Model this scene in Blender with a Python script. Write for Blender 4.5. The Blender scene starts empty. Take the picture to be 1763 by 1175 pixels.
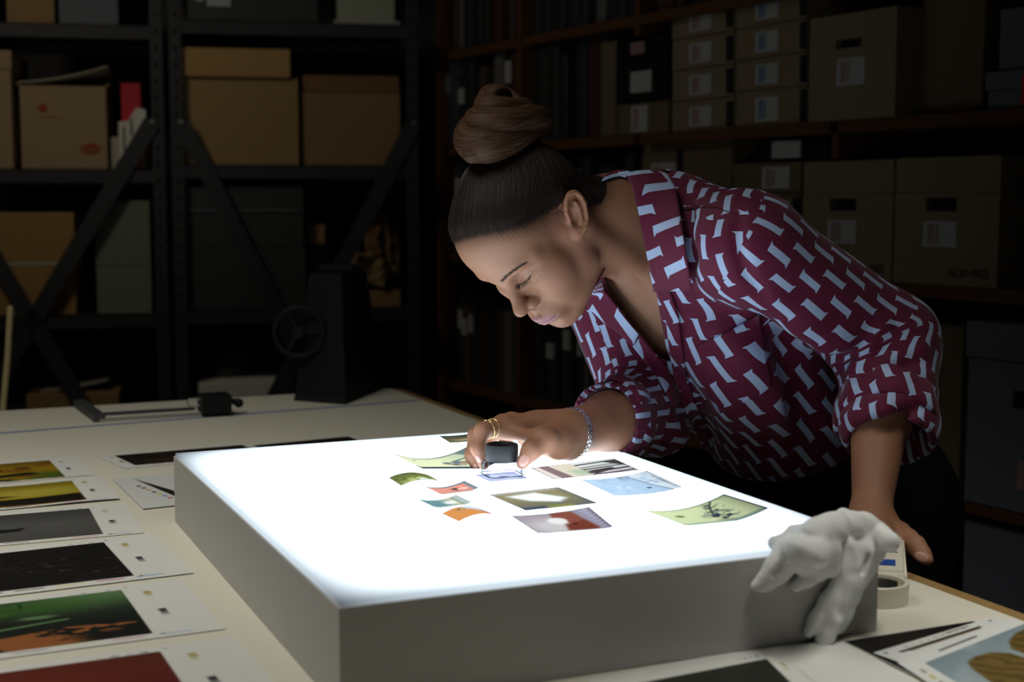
import bpy, bmesh, math, random
import numpy as np
from mathutils import Vector, Matrix

C = bpy.context.scene.collection
random.seed(7); RNG = np.random.RandomState(7)

# ------------------------------------------------------------------ camera, world, lights, exposure
FPX, PITCH, CAMZ = 2408.5, 0.0998578, 1.31
CXP, CYP = 881.5, 587.5
sc = bpy.context.scene
cam_d = bpy.data.cameras.new('camera'); cam = bpy.data.objects.new('camera', cam_d); C.objects.link(cam)
cam.location = (0, 0, CAMZ); cam.rotation_euler = (math.pi/2 - PITCH, 0, 0)
cam_d.sensor_width = 36; cam_d.lens = FPX/1763*36; cam_d.clip_start = .02
cam_d.dof.use_dof = True; cam_d.dof.focus_distance = 1.72; cam_d.dof.aperture_fstop = 5.0
sc.camera = cam
wd = bpy.data.worlds.new('world'); sc.world = wd; wd.use_nodes = True
wd.node_tree.nodes['Background'].inputs[0].default_value = (.5, .55, .6, 1)
wd.node_tree.nodes['Background'].inputs[1].default_value = .02

LIGHTBOX = 4.8
def area_light(name, loc, target, size, energy, color, spread):
    d = bpy.data.lights.new(name, 'AREA'); d.shape = 'DISK'; d.size = size; d.energy = energy; d.color = color; d.spread = math.radians(spread)
    o = bpy.data.objects.new(name, d); C.objects.link(o); o.location = loc
    o.rotation_euler = (Vector(target)-Vector(loc)).to_track_quat('-Z', 'Y').to_euler()
    return o
area_light('table_lamp_overhead', (-.95, 1.15, 2.65), (-.85, 1.55, .9), 1.0, 7.0, (1, .97, .86), 92)
area_light('front_fill_light', (.74, .95, 2.65), (.70, 1.12, .9), .6, 2.0, (1, .97, .87), 46)  # unseen fill, added to brighten the table's front right and the gloves
area_light('shelf_fill_light', (-1.6, 2.6, 2.75), (-.95, 4.4, 1.2), .4, 1.5, (1, .86, .62), 110)  # unseen warm fill, added to lift the cartons on the steel shelving
vs = sc.view_settings
vs.view_transform = 'Standard'; vs.look = 'None'; vs.exposure = 0; vs.gamma = 1; vs.use_curve_mapping = False

# ------------------------------------------------------------------ measuring helpers
cP, sP = math.cos(PITCH), math.sin(PITCH)
CAM = np.array([0, 0, CAMZ])
def ray(px, py):
    a = (px-CXP)/FPX; b = -(py-CYP)/FPX
    return np.array([a, cP+b*sP, -sP+b*cP])
def at(px, py, Y):
    d = ray(px, py); return CAM+d*(Y/d[1])
def onz(px, py, z):
    d = ray(px, py); return CAM+d*((z-CAMZ)/d[2])
class VPlane:                                   # a vertical plane: hit() gives (run along it, height)
    def __init__(s, p, ang):
        s.p = np.array([p[0], p[1], 0.]); s.d = np.array([math.cos(ang), math.sin(ang), 0.]); s.n = np.array([-s.d[1], s.d[0], 0.]); s.ang = ang
    def hit(s, px, py, off=0.):
        d = ray(px, py); q = s.p+s.n*off
        t = ((q-CAM)@s.n)/(d@s.n); P = CAM+d*t
        return (P-s.p)@s.d, P[2]
    def pt(s, run, z, off=0.):
        P = s.p+s.d*run+s.n*off; return np.array([P[0], P[1], z])

# ------------------------------------------------------------------ object helpers
def link(name, me, parent=None, mat=None):
    o = bpy.data.objects.new(name, me); C.objects.link(o)
    if parent is not None: o.parent = parent
    if mat is not None and hasattr(me, 'materials'): me.materials.append(mat)
    return o
def tag(o, label, cat=None, group=None, kind=None):
    if label: o['label'] = label
    if cat: o['category'] = cat
    if group: o['group'] = group
    if kind: o['kind'] = kind
    return o
def thing(name, label, cat, loc=(0, 0, 0), rz=0, group=None):
    o = bpy.data.objects.new(name, None); C.objects.link(o); o.empty_display_size = .05
    o.location = tuple(loc); o.rotation_euler = (0, 0, rz)
    return tag(o, label, cat, group)
def pmesh(name, V, F, smooth=False):
    me = bpy.data.meshes.new(name); me.from_pydata([tuple(map(float, v)) for v in V], [], [tuple(map(int, f)) for f in F])
    if smooth: me.polygons.foreach_set('use_smooth', [True]*len(me.polygons))
    me.update(); return me
def npmesh(name, V, Q, smooth=True):
    me = bpy.data.meshes.new(name); n = len(Q)
    me.vertices.add(len(V)); me.vertices.foreach_set('co', np.asarray(V, np.float32).ravel())
    me.loops.add(n*4); me.loops.foreach_set('vertex_index', np.asarray(Q, np.int32).ravel())
    me.polygons.add(n); me.polygons.foreach_set('loop_start', np.arange(0, n*4, 4, dtype=np.int32))
    me.update(calc_edges=True); me.validate()
    me.polygons.foreach_set('use_smooth', [smooth]*len(me.polygons)); me.update(); return me
def setcol(me, col, name='col'):
    a = me.color_attributes.new(name, 'FLOAT_COLOR', 'POINT')
    c = np.ones((len(col), 4), np.float32); c[:, :3] = col; a.data.foreach_set('color', c.ravel())
class MB:                                       # collects shapes into one mesh
    def __init__(s): s.b = bmesh.new()
    def box(s, c, size, rz=0, bev=0., rot=None):
        M = Matrix.Translation(Vector([float(x) for x in c])) @ (rot.to_4x4() if rot is not None else Matrix.Rotation(rz, 4, 'Z')) @ Matrix.Diagonal((size[0], size[1], size[2], 1))
        r = bmesh.ops.create_cube(s.b, size=1, matrix=M)
        if bev:
            es = list({e for v in r['verts'] for e in v.link_edges})
            bmesh.ops.bevel(s.b, geom=es, offset=bev, segments=2, profile=.6, affect='EDGES')
        return s
    def cyl(s, a, b, r, r2=None, seg=20, caps=True):
        a = Vector([float(x) for x in a]); b = Vector([float(x) for x in b]); d = b-a
        M = Matrix.Translation((a+b)/2) @ d.to_track_quat('Z', 'Y').to_matrix().to_4x4()
        bmesh.ops.create_cone(s.b, cap_ends=caps, segments=seg, radius1=r, radius2=r if r2 is None else r2, depth=d.length, matrix=M); return s
    def ball(s, c, r, sc3=(1, 1, 1), rot=None, u=16, v=10):
        M = Matrix.Translation(Vector([float(x) for x in c])) @ (rot.to_4x4() if rot is not None else Matrix.Identity(4)) @ Matrix.Diagonal((sc3[0], sc3[1], sc3[2], 1))
        bmesh.ops.create_uvsphere(s.b, u_segments=u, v_segments=v, radius=r, matrix=M); return s
    def tube(s, pts, r, seg=8, closed=False):
        P = [Vector([float(x) for x in p]) for p in pts]; n = len(P); rings = []
        rr = r if hasattr(r, '__len__') else [r]*n
        up = Vector((.123, .3, .94)).normalized()
        for i, p in enumerate(P):
            t = (P[(i+1) % n]-P[i-1]) if closed else (P[min(i+1, n-1)]-P[max(i-1, 0)])
            t.normalize(); x = t.cross(up); x.normalize(); y = x.cross(t)
            rings.append([s.b.verts.new(p+(x*math.cos(k*2*math.pi/seg)+y*math.sin(k*2*math.pi/seg))*rr[i]) for k in range(seg)])
        for i in range(n if closed else n-1):
            A, B_ = rings[i], rings[(i+1) % n]
            for k in range(seg): s.b.faces.new((A[k], A[(k+1) % seg], B_[(k+1) % seg], B_[k]))
        if not closed:
            s.b.faces.new(rings[0][::-1]); s.b.faces.new(rings[-1])
        return s
    def lathe(s, prof, c=(0, 0, 0), seg=40, closed=True):
        c = Vector([float(x) for x in c]); rings = []
        for (r, z) in prof: rings.append([s.b.verts.new(c+Vector((r*math.cos(2*math.pi*k/seg), r*math.sin(2*math.pi*k/seg), z))) for k in range(seg)])
        n = len(rings)
        for i in range(n if closed else n-1):
            A, B_ = rings[i], rings[(i+1) % n]
            for k in range(seg): s.b.faces.new((A[k], A[(k+1) % seg], B_[(k+1) % seg], B_[k]))
        return s
    def build(s, name, mat, parent=None, smooth=False):
        me = bpy.data.meshes.new(name); bmesh.ops.recalc_face_normals(s.b, faces=s.b.faces); s.b.to_mesh(me); s.b.free()
        if smooth:
            me.polygons.foreach_set('use_smooth', [True]*len(me.polygons))
            me.set_sharp_from_angle(angle=math.radians(40))
        return link(name, me, parent, mat)

# ------------------------------------------------------------------ materials
def lin(c): return tuple((x/255/12.92 if x/255 <= .04045 else ((x/255+.055)/1.055)**2.4) for x in c)
def new_mat(name):
    m = bpy.data.materials.new(name); m.use_nodes = True; nt = m.node_tree
    return m, nt, nt.nodes['Principled BSDF']
def mat(name, col, rough=.6, metal=0., var=.12, scale=30., bump=.0, bscale=200., spec=.5, stretch=(1, 1, 1)):
    m, nt, p = new_mat(name)
    p.inputs['Roughness'].default_value = rough; p.inputs['Metallic'].default_value = metal
    p.inputs['Specular IOR Level'].default_value = spec
    tc = nt.nodes.new('ShaderNodeTexCoord'); mp = nt.nodes.new('ShaderNodeMapping'); mp.inputs['Scale'].default_value = stretch
    nt.links.new(tc.outputs['Object'], mp.inputs[0])
    nz = nt.nodes.new('ShaderNodeTexNoise'); nz.inputs['Scale'].default_value = scale; nz.inputs['Detail'].default_value = 4
    nt.links.new(mp.outputs[0], nz.inputs['Vector'])
    mx = nt.nodes.new('ShaderNodeMix'); mx.data_type = 'RGBA'
    mx.inputs[6].default_value = (*[c*(1-var) for c in col], 1); mx.inputs[7].default_value = (*[min(1, c*(1+var)) for c in col], 1)
    nt.links.new(nz.outputs['Fac'], mx.inputs[0]); nt.links.new(mx.outputs[2], p.inputs['Base Color'])
    if bump:
        n2 = nt.nodes.new('ShaderNodeTexNoise'); n2.inputs['Scale'].default_value = bscale; nt.links.new(mp.outputs[0], n2.inputs['Vector'])
        b = nt.nodes.new('ShaderNodeBump'); b.inputs['Strength'].default_value = bump; b.inputs['Distance'].default_value = .002
        nt.links.new(n2.outputs['Fac'], b.inputs['Height']); nt.links.new(b.outputs[0], p.inputs['Normal'])
    return m
M = {}
M['cream'] = mat('cream_laminate', (.70, .67, .57), .55, var=.03, scale=6)
M['wood_edge'] = mat('wood_edge', (.30, .19, .07), .5, var=.2, scale=20, stretch=(1, 8, 8))
M['dark_metal'] = mat('dark_painted_steel', (.035, .038, .05), .5, var=.15)
M['black'] = mat('black_plastic', (.009, .010, .012), .55, spec=.2)
M['blackcloth'] = mat('black_wool', (.006, .006, .008), .9, var=.2, bump=.1)
M['tan'] = mat('tan_carton', (.40, .27, .125), .8, var=.06, bump=.05)
M['tan2'] = mat('brown_carton', (.33, .21, .10), .8, var=.06, bump=.05)
M['tan3'] = mat('pale_carton', (.42, .31, .19), .8, var=.06, bump=.05)
M['orange_carton'] = mat('orange_carton', (.43, .26, .10), .8, var=.07)
M['archive'] = mat('archive_board', (.27, .215, .14), .85, var=.05, bump=.03)
M['archive2'] = mat('drab_board', (.17, .13, .08), .85, var=.05)
M['greygreen'] = mat('grey_green_board', (.20, .26, .20), .8, var=.06)
M['bluegrey'] = mat('blue_grey_board', (.15, .165, .21), .8, var=.06)
M['charcoal'] = mat('charcoal_case', (.045, .05, .055), .55, var=.15)
M['white'] = mat('white_paper', (.78, .78, .76), .7, var=.02)
M['paper_dim'] = mat('grey_paper', (.5, .48, .42), .8, var=.08)
M['label'] = mat('label_paper', (.48, .51, .54), .7, var=.03)
M['label_pink'] = mat('label_print_pink', (.36, .24, .25), .7, var=.2, scale=90)
M['label_blue'] = mat('label_print_blue', (.16, .27, .42), .7, var=.2, scale=90)
M['red'] = mat('red_card', (.62, .02, .05), .6)
M['redprint'] = mat('red_print', (.42, .07, .035), .8, var=.1)
M['ink'] = mat('dark_ink', (.03, .03, .03), .8)
M['hole'] = mat('recess_shade', (.01, .01, .012), .9)  # near-black colour puts the shade into holes, slots and gaps
M['shelfwood'] = mat('oak_shelf', (.12, .05, .017), .5, var=.25, scale=14, stretch=(1, 1, 12))
M['bluetape'] = mat('blue_tape', (.13, .19, .42), .6, var=.05)
M['box_white'] = mat('white_lightbox_case', (.46, .45, .44), .55, var=.015, scale=8)
M['offwhite'] = mat('offwhite_plastic', (.66, .62, .52), .4, var=.02)
M['clearplastic'] = mat('pale_plastic', (.75, .75, .72), .3)
M['steel'] = mat('bright_steel', (.55, .55, .55), .3, metal=.9)
M['silver'] = mat('silver', (.86, .86, .88), .18, metal=1., var=.02)
M['gold'] = mat('gold', (.95, .72, .34), .28, metal=.75, var=.02)
M['bluebtn'] = mat('blue_plastic', (.02, .07, .32), .35)
M['wall'] = mat('dark_wall', (.07, .07, .075), .9)
M['floor'] = mat('dark_floor', (.06, .058, .055), .7, var=.2, scale=3)
M['ceil'] = mat('grey_ceiling', (.16, .16, .16), .9)
def attr_mat(name, rough=.55, film=False, spec=.4, gain=1.):
    m, nt, p = new_mat(name)
    a = nt.nodes.new('ShaderNodeAttribute'); a.attribute_name = 'col'
    if film:
        nt.nodes.remove(p); out = [n for n in nt.nodes if n.type == 'OUTPUT_MATERIAL'][0]
        t = nt.nodes.new('ShaderNodeBsdfTransparent'); nt.links.new(a.outputs['Color'], t.inputs[0])
        g = nt.nodes.new('ShaderNodeBsdfGlossy'); g.inputs['Roughness'].default_value = .25
        mx = nt.nodes.new('ShaderNodeMixShader'); mx.inputs[0].default_value = .03
        nt.links.new(t.outputs[0], mx.inputs[1]); nt.links.new(g.outputs[0], mx.inputs[2]); nt.links.new(mx.outputs[0], out.inputs[0])
    else:
        nt.links.new(a.outputs['Color'], p.inputs['Base Color']); p.inputs['Roughness'].default_value = rough; p.inputs['Specular IOR Level'].default_value = spec
    return m
M['print'] = attr_mat('ink_print', .5)
M['film'] = attr_mat('transparency_film', film=True)
# ------------------------------------------------------------------ the room
TZ, BZ = .9005, .99
STEEL = VPlane((-.99, 4.3), math.radians(11.5))
BOOKS = VPlane((.85, 2.8), math.radians(90+31))
BOOKS.n = -BOOKS.n                                # points into the bookcase
def slab(name, pts, z0, z1, m, kind='structure'):
    n = len(pts); V = [(x, y, z0) for x, y in pts]+[(x, y, z1) for x, y in pts]
    F = [tuple(range(n))[::-1], tuple(range(n, 2*n))]+[(i, (i+1) % n, (i+1) % n+n, i+n) for i in range(n)]
    me = pmesh(name, V, F); bm = bmesh.new(); bm.from_mesh(me); bmesh.ops.recalc_face_normals(bm, faces=bm.faces); bm.to_mesh(me); bm.free()
    return tag(link(name, me, None, m), None, kind=kind)
def wall(name, p, q, t=.1):
    p = np.array(p); q = np.array(q); d = (q-p)/np.linalg.norm(q-p); n = np.array([-d[1], d[0]])*t
    slab(name, [tuple(p), tuple(q), tuple(q+n), tuple(p+n)], 0, 2.95, M['wall'])
RA = (-3.0, -1.5); RB = (2.95, -1.5)
bk = lambda run, off: tuple((BOOKS.p+BOOKS.d*run+BOOKS.n*off)[:2])
RC = (2.95, bk(0, .5)[1]-(2.95-bk(0, .5)[0])/math.tan(math.radians(31)))
RD = bk(3.1, .5); RE = tuple((STEEL.p+STEEL.d*(-3)+STEEL.n*.75)[:2])
# back wall runs behind the steel shelves, right wall behind the bookcase
RD = tuple((STEEL.p+STEEL.d*1.05+STEEL.n*.75)[:2]); RC0 = bk(-2.2, .5); RD0 = bk(2.62, .5)
ring = [RA, (RC0[0], RA[1]), RC0, RD0, RE, (RA[0], RE[1])]
slab('floor', ring, -.1, 0, M['floor']); slab('ceiling', ring, 2.95, 3.05, M['ceil'])
wall('wall_front', (RC0[0], RA[1]), RA); wall('wall_left', RA, (RA[0], RE[1])); wall('wall_back', RE, RD0); wall('wall_right', RD0, RC0); wall('wall_side', RC0, (RC0[0], RA[1]))

# ------------------------------------------------------------------ table
def quad_dir(p, q): d = np.array(q)-np.array(p); return d/np.linalg.norm(d)
TA = math.radians(24.2)
tu = np.array([math.cos(TA), math.sin(TA)]); tv = np.array([-tu[1], tu[0]])     # along the back edge, towards the back
tc = onz(690, 668, TZ)[:2]                                                       # back right corner
table = thing('work_table', 'large cream-topped work table with a brown wooden edge under the lightbox', 'table', (tc[0], tc[1], 0), TA)
TL, TD = 2.35, 2.6
t_ = MB(); t_.box((-TL/2, -TD/2, TZ-.0225), (TL, TD, .041), bev=.002); t_.build('table_edge', M['wood_edge'], table)
t_ = MB(); t_.box((-TL/2-.012, -TD/2-.0, TZ-.001), (TL-.025, TD-.004, .002)); t_.build('table_surface', M['cream'], table)
for (x, y) in ((-.12, -.15), (-TL+.12, -.15), (-.12, -TD+.15), (-TL+.12, -TD+.15)):
    t_ = MB(); t_.box((x, y, (TZ-.043)/2), (.07, .07, TZ-.043), bev=.004); t_.build('leg', M['wood_edge'], table)
def flat_strip(name, a, b, w, z, m, th=.0006):
    a = np.array(a[:2]); b = np.array(b[:2]); d = (b-a)/np.linalg.norm(b-a); n = np.array([-d[1], d[0]])*w/2
    P = [a-n, b-n, b+n, a+n]; V = [(*p, z) for p in P]+[(*p, z+th) for p in P]
    return link(name, pmesh(name, V, [(3, 2, 1, 0), (4, 5, 6, 7), (0, 1, 5, 4), (1, 2, 6, 5), (2, 3, 7, 6), (3, 0, 4, 7)]), None, m)
tag(flat_strip('tape_strip', onz(-60, 751.5, TZ), onz(722, 690, TZ), .011, TZ+.0002, M['bluetape']), 'thin blue tape line running across the far end of the cream table', 'tape')

# ------------------------------------------------------------------ lightbox
LA = math.radians(23.61); LW, LD, LT = .5313, .7339, BZ-TZ
lb = thing('lightbox', 'glowing white lightbox lying on the table under the scattered films', 'lightbox', (-.13818, 1.08929, TZ), LA)
b = MB(); b.box((LW/2, LD/2, (LT-.004)/2+.0002), (LW, LD, LT-.004), bev=.0012); b.build('case', M['box_white'], lb)
def glow_mat():
    m = bpy.data.materials.new('lit_diffuser'); m.use_nodes = True; nt = m.node_tree; nt.nodes.remove(nt.nodes['Principled BSDF'])
    out = nt.nodes['Material Output']; e = nt.nodes.new('ShaderNodeEmission'); e.inputs[0].default_value = (.78, .90, 1, 1)
    tcn = nt.nodes.new('ShaderNodeTexCoord'); sx = nt.nodes.new('ShaderNodeSeparateXYZ'); nt.links.new(tcn.outputs['Generated'], sx.inputs[0])
    def mth(op, a, b=None):
        n = nt.nodes.new('ShaderNodeMath'); n.operation = op
        for i, v in enumerate((a, b)):
            if v is None: continue
            if isinstance(v, (int, float)): n.inputs[i].default_value = v
            else: nt.links.new(v, n.inputs[i])
        return n.outputs[0]
    def edge(c):                                 # tubes stop short of the rim: a diffuser is dimmer along its edges
        a = mth('ABSOLUTE', mth('SUBTRACT', c, .5)); a = mth('MULTIPLY', a, 2.0); a = mth('POWER', a, 4.2); return mth('SUBTRACT', 1.0, mth('MULTIPLY', a, .82))
    s = mth('MULTIPLY', mth('MULTIPLY', edge(sx.outputs[0]), edge(sx.outputs[1])), LIGHTBOX)
    nt.links.new(s, e.inputs[1]); nt.links.new(e.outputs[0], out.inputs[0]); return m
b = MB(); b.box((LW/2, LD/2, LT-.002), (LW-.004, LD-.004, .004), bev=.001); b.build('diffuser', glow_mat(), lb)
fl = np.array([-.13818, 1.08929, 0]); e1 = np.array([math.cos(LA), math.sin(LA), 0]); e2 = np.array([-e1[1], e1[0], 0])
BOXFRONT = VPlane(fl, LA)
# ------------------------------------------------------------------ printed sheets and films (flat art, painted as colour attributes on fine meshes)
def s2l(c): c = np.asarray(c, np.float32)/255.; return np.where(c <= .04045, c/12.92, ((c+.055)/1.055)**2.4)
_perm = np.random.RandomState(3)
def vnoise(U, V, f, seed=0, oct=3):
    out = np.zeros_like(U); amp = 1.; tot = 0
    for o in range(oct):
        r = np.random.RandomState(seed*17+o); n = 64; T = r.rand(n, n)
        x = U*f*2**o; y = V*f*2**o; xi = np.floor(x).astype(int); yi = np.floor(y).astype(int); fx = x-xi; fy = y-yi
        fx = fx*fx*(3-2*fx); fy = fy*fy*(3-2*fy); g = lambda a, b_: T[a % n, b_ % n]
        out += amp*((g(xi, yi)*(1-fx)+g(xi+1, yi)*fx)*(1-fy)+(g(xi, yi+1)*(1-fx)+g(xi+1, yi+1)*fx)*fy); tot += amp; amp *= .5
    return out/tot
class Art:
    def __init__(s, U, V, base): s.U, s.V = U, V; s.c = np.ones(U.shape+(3,), np.float32)*np.asarray(base, np.float32)
    def put(s, m, col): m = np.clip(m, 0, 1)[..., None]; s.c = s.c*(1-m)+np.asarray(col, np.float32)*m; return s
    def rect(s, u0, v0, u1, v1, col, soft=.004): 
        sm = lambda d: np.clip(d/soft+.5, 0, 1)
        return s.put(sm(s.U-u0)*sm(u1-s.U)*sm(s.V-v0)*sm(v1-s.V), col)
    def ell(s, u, v, ru, rv, col, soft=.15, rot=0.):
        du = s.U-u; dv = s.V-v; a = du*math.cos(rot)+dv*math.sin(rot); b_ = -du*math.sin(rot)+dv*math.cos(rot)
        d = np.sqrt((a/ru)**2+(b_/rv)**2); return s.put((1-d)/soft+.5, col)
    def line(s, pts, w, col, soft=.5):
        for (a, b_) in zip(pts[:-1], pts[1:]):
            a = np.array(a); b_ = np.array(b_); d = b_-a; t = np.clip(((s.U-a[0])*d[0]+(s.V-a[1])*d[1])/(d@d+1e-9), 0, 1)
            r = np.hypot(s.U-a[0]-d[0]*t, s.V-a[1]-d[1]*t); s.put((1-r/w)/soft+.5, col)
        return s
    def poly(s, P, col, soft=.006):
        P = np.array(P); ins = np.zeros(s.U.shape, bool); dmin = np.full(s.U.shape, 9.)
        for i in range(len(P)):
            a, b_ = P[i], P[(i+1) % len(P)]
            ins ^= ((a[1] > s.V) != (b_[1] > s.V)) & (s.U < (b_[0]-a[0])*(s.V-a[1])/(b_[1]-a[1]+1e-12)+a[0])
            d = b_-a; t = np.clip(((s.U-a[0])*d[0]+(s.V-a[1])*d[1])/(d@d+1e-9), 0, 1); dmin = np.minimum(dmin, np.hypot(s.U-a[0]-d[0]*t, s.V-a[1]-d[1]*t))
        return s.put(np.where(ins, .5+dmin/soft, .5-dmin/soft), col)
    def noise(s, f, col, lo, hi, seed=0, m=None, sv=1.): 
        k = np.clip((vnoise(s.U, s.V*sv, f, seed)-lo)/(hi-lo), 0, 1); return s.put(k if m is None else k*m, col)
    def grad(s, t, col): return s.put(t, col)
def sheet_mesh(name, P, nu, nv, art, z, lift=None, matl='print', scale=1., thick=.0004):
    """P: corners TL, TR, BR, BL (world xy); art(U, V) -> sRGB colours; lift(U, V) -> height over z"""
    u = np.linspace(0, 1, nu); v = np.linspace(0, 1, nv); U, V = np.meshgrid(u, v, indexing='ij')
    P = [np.array(p, float)[:2] for p in P]
    XY = (P[0][None, None]*((1-U)*(1-V))[..., None]+P[1]*(U*(1-V))[..., None]+P[2]*(U*V)[..., None]+P[3]*((1-U)*V)[..., None])
    Z = z+(lift(U, V) if lift else 0*U)
    c = XY.reshape(-1, 2).mean(0)
    X = np.concatenate([XY-c, Z[..., None]-z], -1).reshape(-1, 3)
    i = np.arange(nu*nv).reshape(nu, nv); Q = np.stack([i[:-1, :-1], i[:-1, 1:], i[1:, 1:], i[1:, :-1]], -1).reshape(-1, 4)
    me = npmesh(name, X, Q, True)
    col = s2l(art(U, V)).reshape(-1, 3)*scale; setcol(me, col)
    o = link(name, me, None, M[matl]); o.location = (c[0], c[1], z)
    return o

# ---- proofs on the table
WH = (226, 226, 222)
def proof(img, box, side='r', base=WH, bars=True):
    u0, v0, u1, v1 = box
    def f(U, V):
        A = Art(U, V, base)
        I = Art((U-u0)/(u1-u0), (V-v0)/(v1-v0), (20, 20, 20)); img(I)
        m = ((U > u0) & (U < u1) & (V > v0) & (V < v1)).astype(np.float32); A.c = A.c*(1-m[..., None])+I.c*m[..., None]
        if bars:
            du = 1-u1 if side == 'r' else u0
            bx = u1+.28*du if side == 'r' else u0-.45*du
            for k in range(5): A.rect(bx, v0+.10*(v1-v0)+k*.022, bx+.018, v0+.10*(v1-v0)+k*.022+.016, (150-k*8+k*20, 120+k*22, 30+k*36))
            for k in range(8): A.rect(bx+.004, v0+.52*(v1-v0)+k*.017, bx+.022, v0+.52*(v1-v0)+k*.017+.018, (25+k*26,)*3)
            vb = v1+.25*(1-v1)
            for k, cc in enumerate(((60, 60, 62), (110, 110, 112), (190, 60, 120), (40, 45, 60), (60, 60, 65), (225, 215, 120), (200, 50, 110), (95, 150, 205))):
                A.rect(u0+.10+k*.105, vb, u0+.10+k*.105+.075, vb+.012, cc)
            vt = v0-.3*v0
            for k, cc in enumerate(((210, 190, 150), (60, 60, 60), (160, 160, 165), (40, 40, 40))): A.rect(u1-.13+k*.03, vt, u1-.115+k*.03, vt+.01, cc)
            A.ell(u1+.012, v0-.4*v0, .004, .006, (30, 30, 30)); A.ell(u1+.02, v1+.2*(1-v1), .004, .006, (30, 30, 30))
        return A.c
    return f
def im_yellowgreen(I):
    I.c[:] = (150, 122, 20); I.noise(5, (120, 72, 18), .45, .7, 4); I.grad(np.clip(1-I.V*2.6, 0, 1)*.7, (95, 72, 14)); I.noise(3, (72, 96, 24), .3, .6, 2, m=np.clip((I.V-.55)*4, 0, 1)*np.clip((I.U-.3)*3, 0, 1))
    I.line([(0, .84), (.55, .76), (.8, .68)], .06, (24, 26, 8)); I.rect(0, .92, .7, 1, (45, 50, 12), .05)
    I.ell(.62, .44, .055, .07, (40, 38, 10)); I.ell(.80, .36, .05, .08, (105, 62, 14)); I.ell(.42, .30, .05, .06, (100, 80, 15))
def im_yellowband(I):
    I.c[:] = (158, 138, 28); I.grad(np.clip(1-I.V*3, 0, 1)*.6, (105, 96, 22)); I.ell(.78, .42, .25, .2, (176, 164, 62), .9)
    I.poly([(0, .78), (.6, .68), (1, .63), (1, 1), (.0, .98)], (22, 18, 6), .04); I.poly([(0, .94), (.6, .93), (1, .98), (0, 1.1)], (120, 84, 24), .03)
    I.ell(.52, .54, .16, .05, (62, 48, 14), .6, -.05); I.ell(.35, .56, .1, .05, (40, 34, 12), .6)
def im_grey(I):
    I.c[:] = (86, 86, 84); I.grad(np.clip(1-I.V*2.2, 0, 1)*.7, (54, 54, 54)); I.grad(np.clip(I.V*1.6-.8, 0, 1)*.6, (66, 66, 65))
    I.ell(.33, .55, .26, .13, (26, 24, 24), .2); I.poly([(.4, .44), (.55, .5), (.66, .56), (.72, .53), (.70, .66), (.6, .67), (.4, .72)], (26, 24, 24), .02); I.noise(40, (34, 32, 32), .5, .6, 3, m=((I.U-.33)**2/.07+(I.V-.55)**2/.017 < 1)*.6)
def im_night(I):
    I.c[:] = (14, 12, 10); I.noise(8, (24, 21, 18), .5, .8, 1)
    I.poly([(.30, .25), (.44, .20), (.47, .36), (.36, .42)], (120, 86, 34), .02); I.poly([(.07, .50), (.20, .46), (.24, .58), (.16, .66), (.14, .78), (.11, .64)], (80, 62, 38), .03)
    I.line([(.36, .46), (.45, .70)], .012, (140, 110, 60)); I.line([(.44, .55), (.36, .62)], .006, (110, 90, 50)); I.rect(.355, .69, .395, .715, (220, 205, 160)); I.ell(.575, .66, .008, .018, (240, 235, 220)); I.ell(.80, .66, .004, .01, (120, 120, 110))
    I.poly([(.20, .12), (.30, .22), (.26, .28), (.15, .24)], (48, 38, 22), .03); I.noise(30, (50, 46, 40), .68, .8, 9)
def im_green(I):
    I.c[:] = (16, 24, 18); I.grad(np.exp(-((I.U-.93)/.36)**2-((I.V-.04)/.30)**2), (98, 128, 92)); I.grad(np.exp(-((I.U-.72)/.22)**2-((I.V-.18)/.16)**2)*.8, (52, 96, 30))
    I.poly([(.46, .24), (.64, .18), (.66, .30), (.47, .36)], (58, 88, 36), .03); I.line([(.60, .08), (.70, .05), (.70, .16), (.61, .18), (.60, .08)], .005, (26, 60, 22))
    I.line([(.5, .62), (.8, .50)], .014, (96, 128, 84)); I.ell(.73, .40, .05, .035, (96, 128, 84), .8); I.line([(.30, .50), (.48, .42)], .012, (72, 92, 60)); I.ell(.40, .82, .05, .05, (62, 112, 82), .8); I.line([(.42, .85), (.46, .98)], .01, (58, 96, 74))
    I.poly([(.56, .76), (.80, .66), (.98, .72), (1.0, .97), (.62, 1.01)], (150, 90, 48), .02)
    m = np.clip(1-(((I.U-.86)/.20)**2+((I.V-.76)/.19)**2), 0, .6)*3; I.noise(22, (16, 20, 12), .46, .54, 5, m=np.clip(m, 0, 1)); I.poly([(.80, .86), (1.02, .80), (1.02, 1.02), (.84, 1.02)], (14, 14, 12), .08)
def im_red(I):
    I.c[:] = (104, 34, 22); I.grad(np.clip(.35-I.V*.8, 0, 1)*1.6, (74, 34, 20)); I.grad(np.exp(-((I.U-.62)/.3)**2-((I.V-.45)/.5)**2)*.8, (112, 40, 26)); I.grad(np.clip(.36-I.U, 0, .1)*10, (24, 18, 14)); I.grad(np.exp(-((I.U-.93)/.12)**2-((I.V-.7)/.3)**2)*.7, (80, 14, 18))
    I.poly([(.75, .95), (.9, .86), (.97, .88), (1, 1), (.7, 1.05)], (150, 120, 108), .02); I.ell(.36, .98, .08, .06, (16, 12, 10), .4)
def im_dark(I):
    I.c[:] = (20, 15, 12); I.ell(.52, .7, .45, .2, (56, 36, 20), 1.); I.noise(7, (46, 30, 18), .55, .8, 3)
def im_greydark(I):
    I.c[:] = (52, 54, 54); I.noise(20, (22, 22, 24), .45, .6, 3); I.noise(30, (92, 94, 94), .62, .72, 5)
def im_sepia(I): I.c[:] = (196, 170, 130); I.noise(4, (140, 110, 74), .4, .7, 3)
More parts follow.
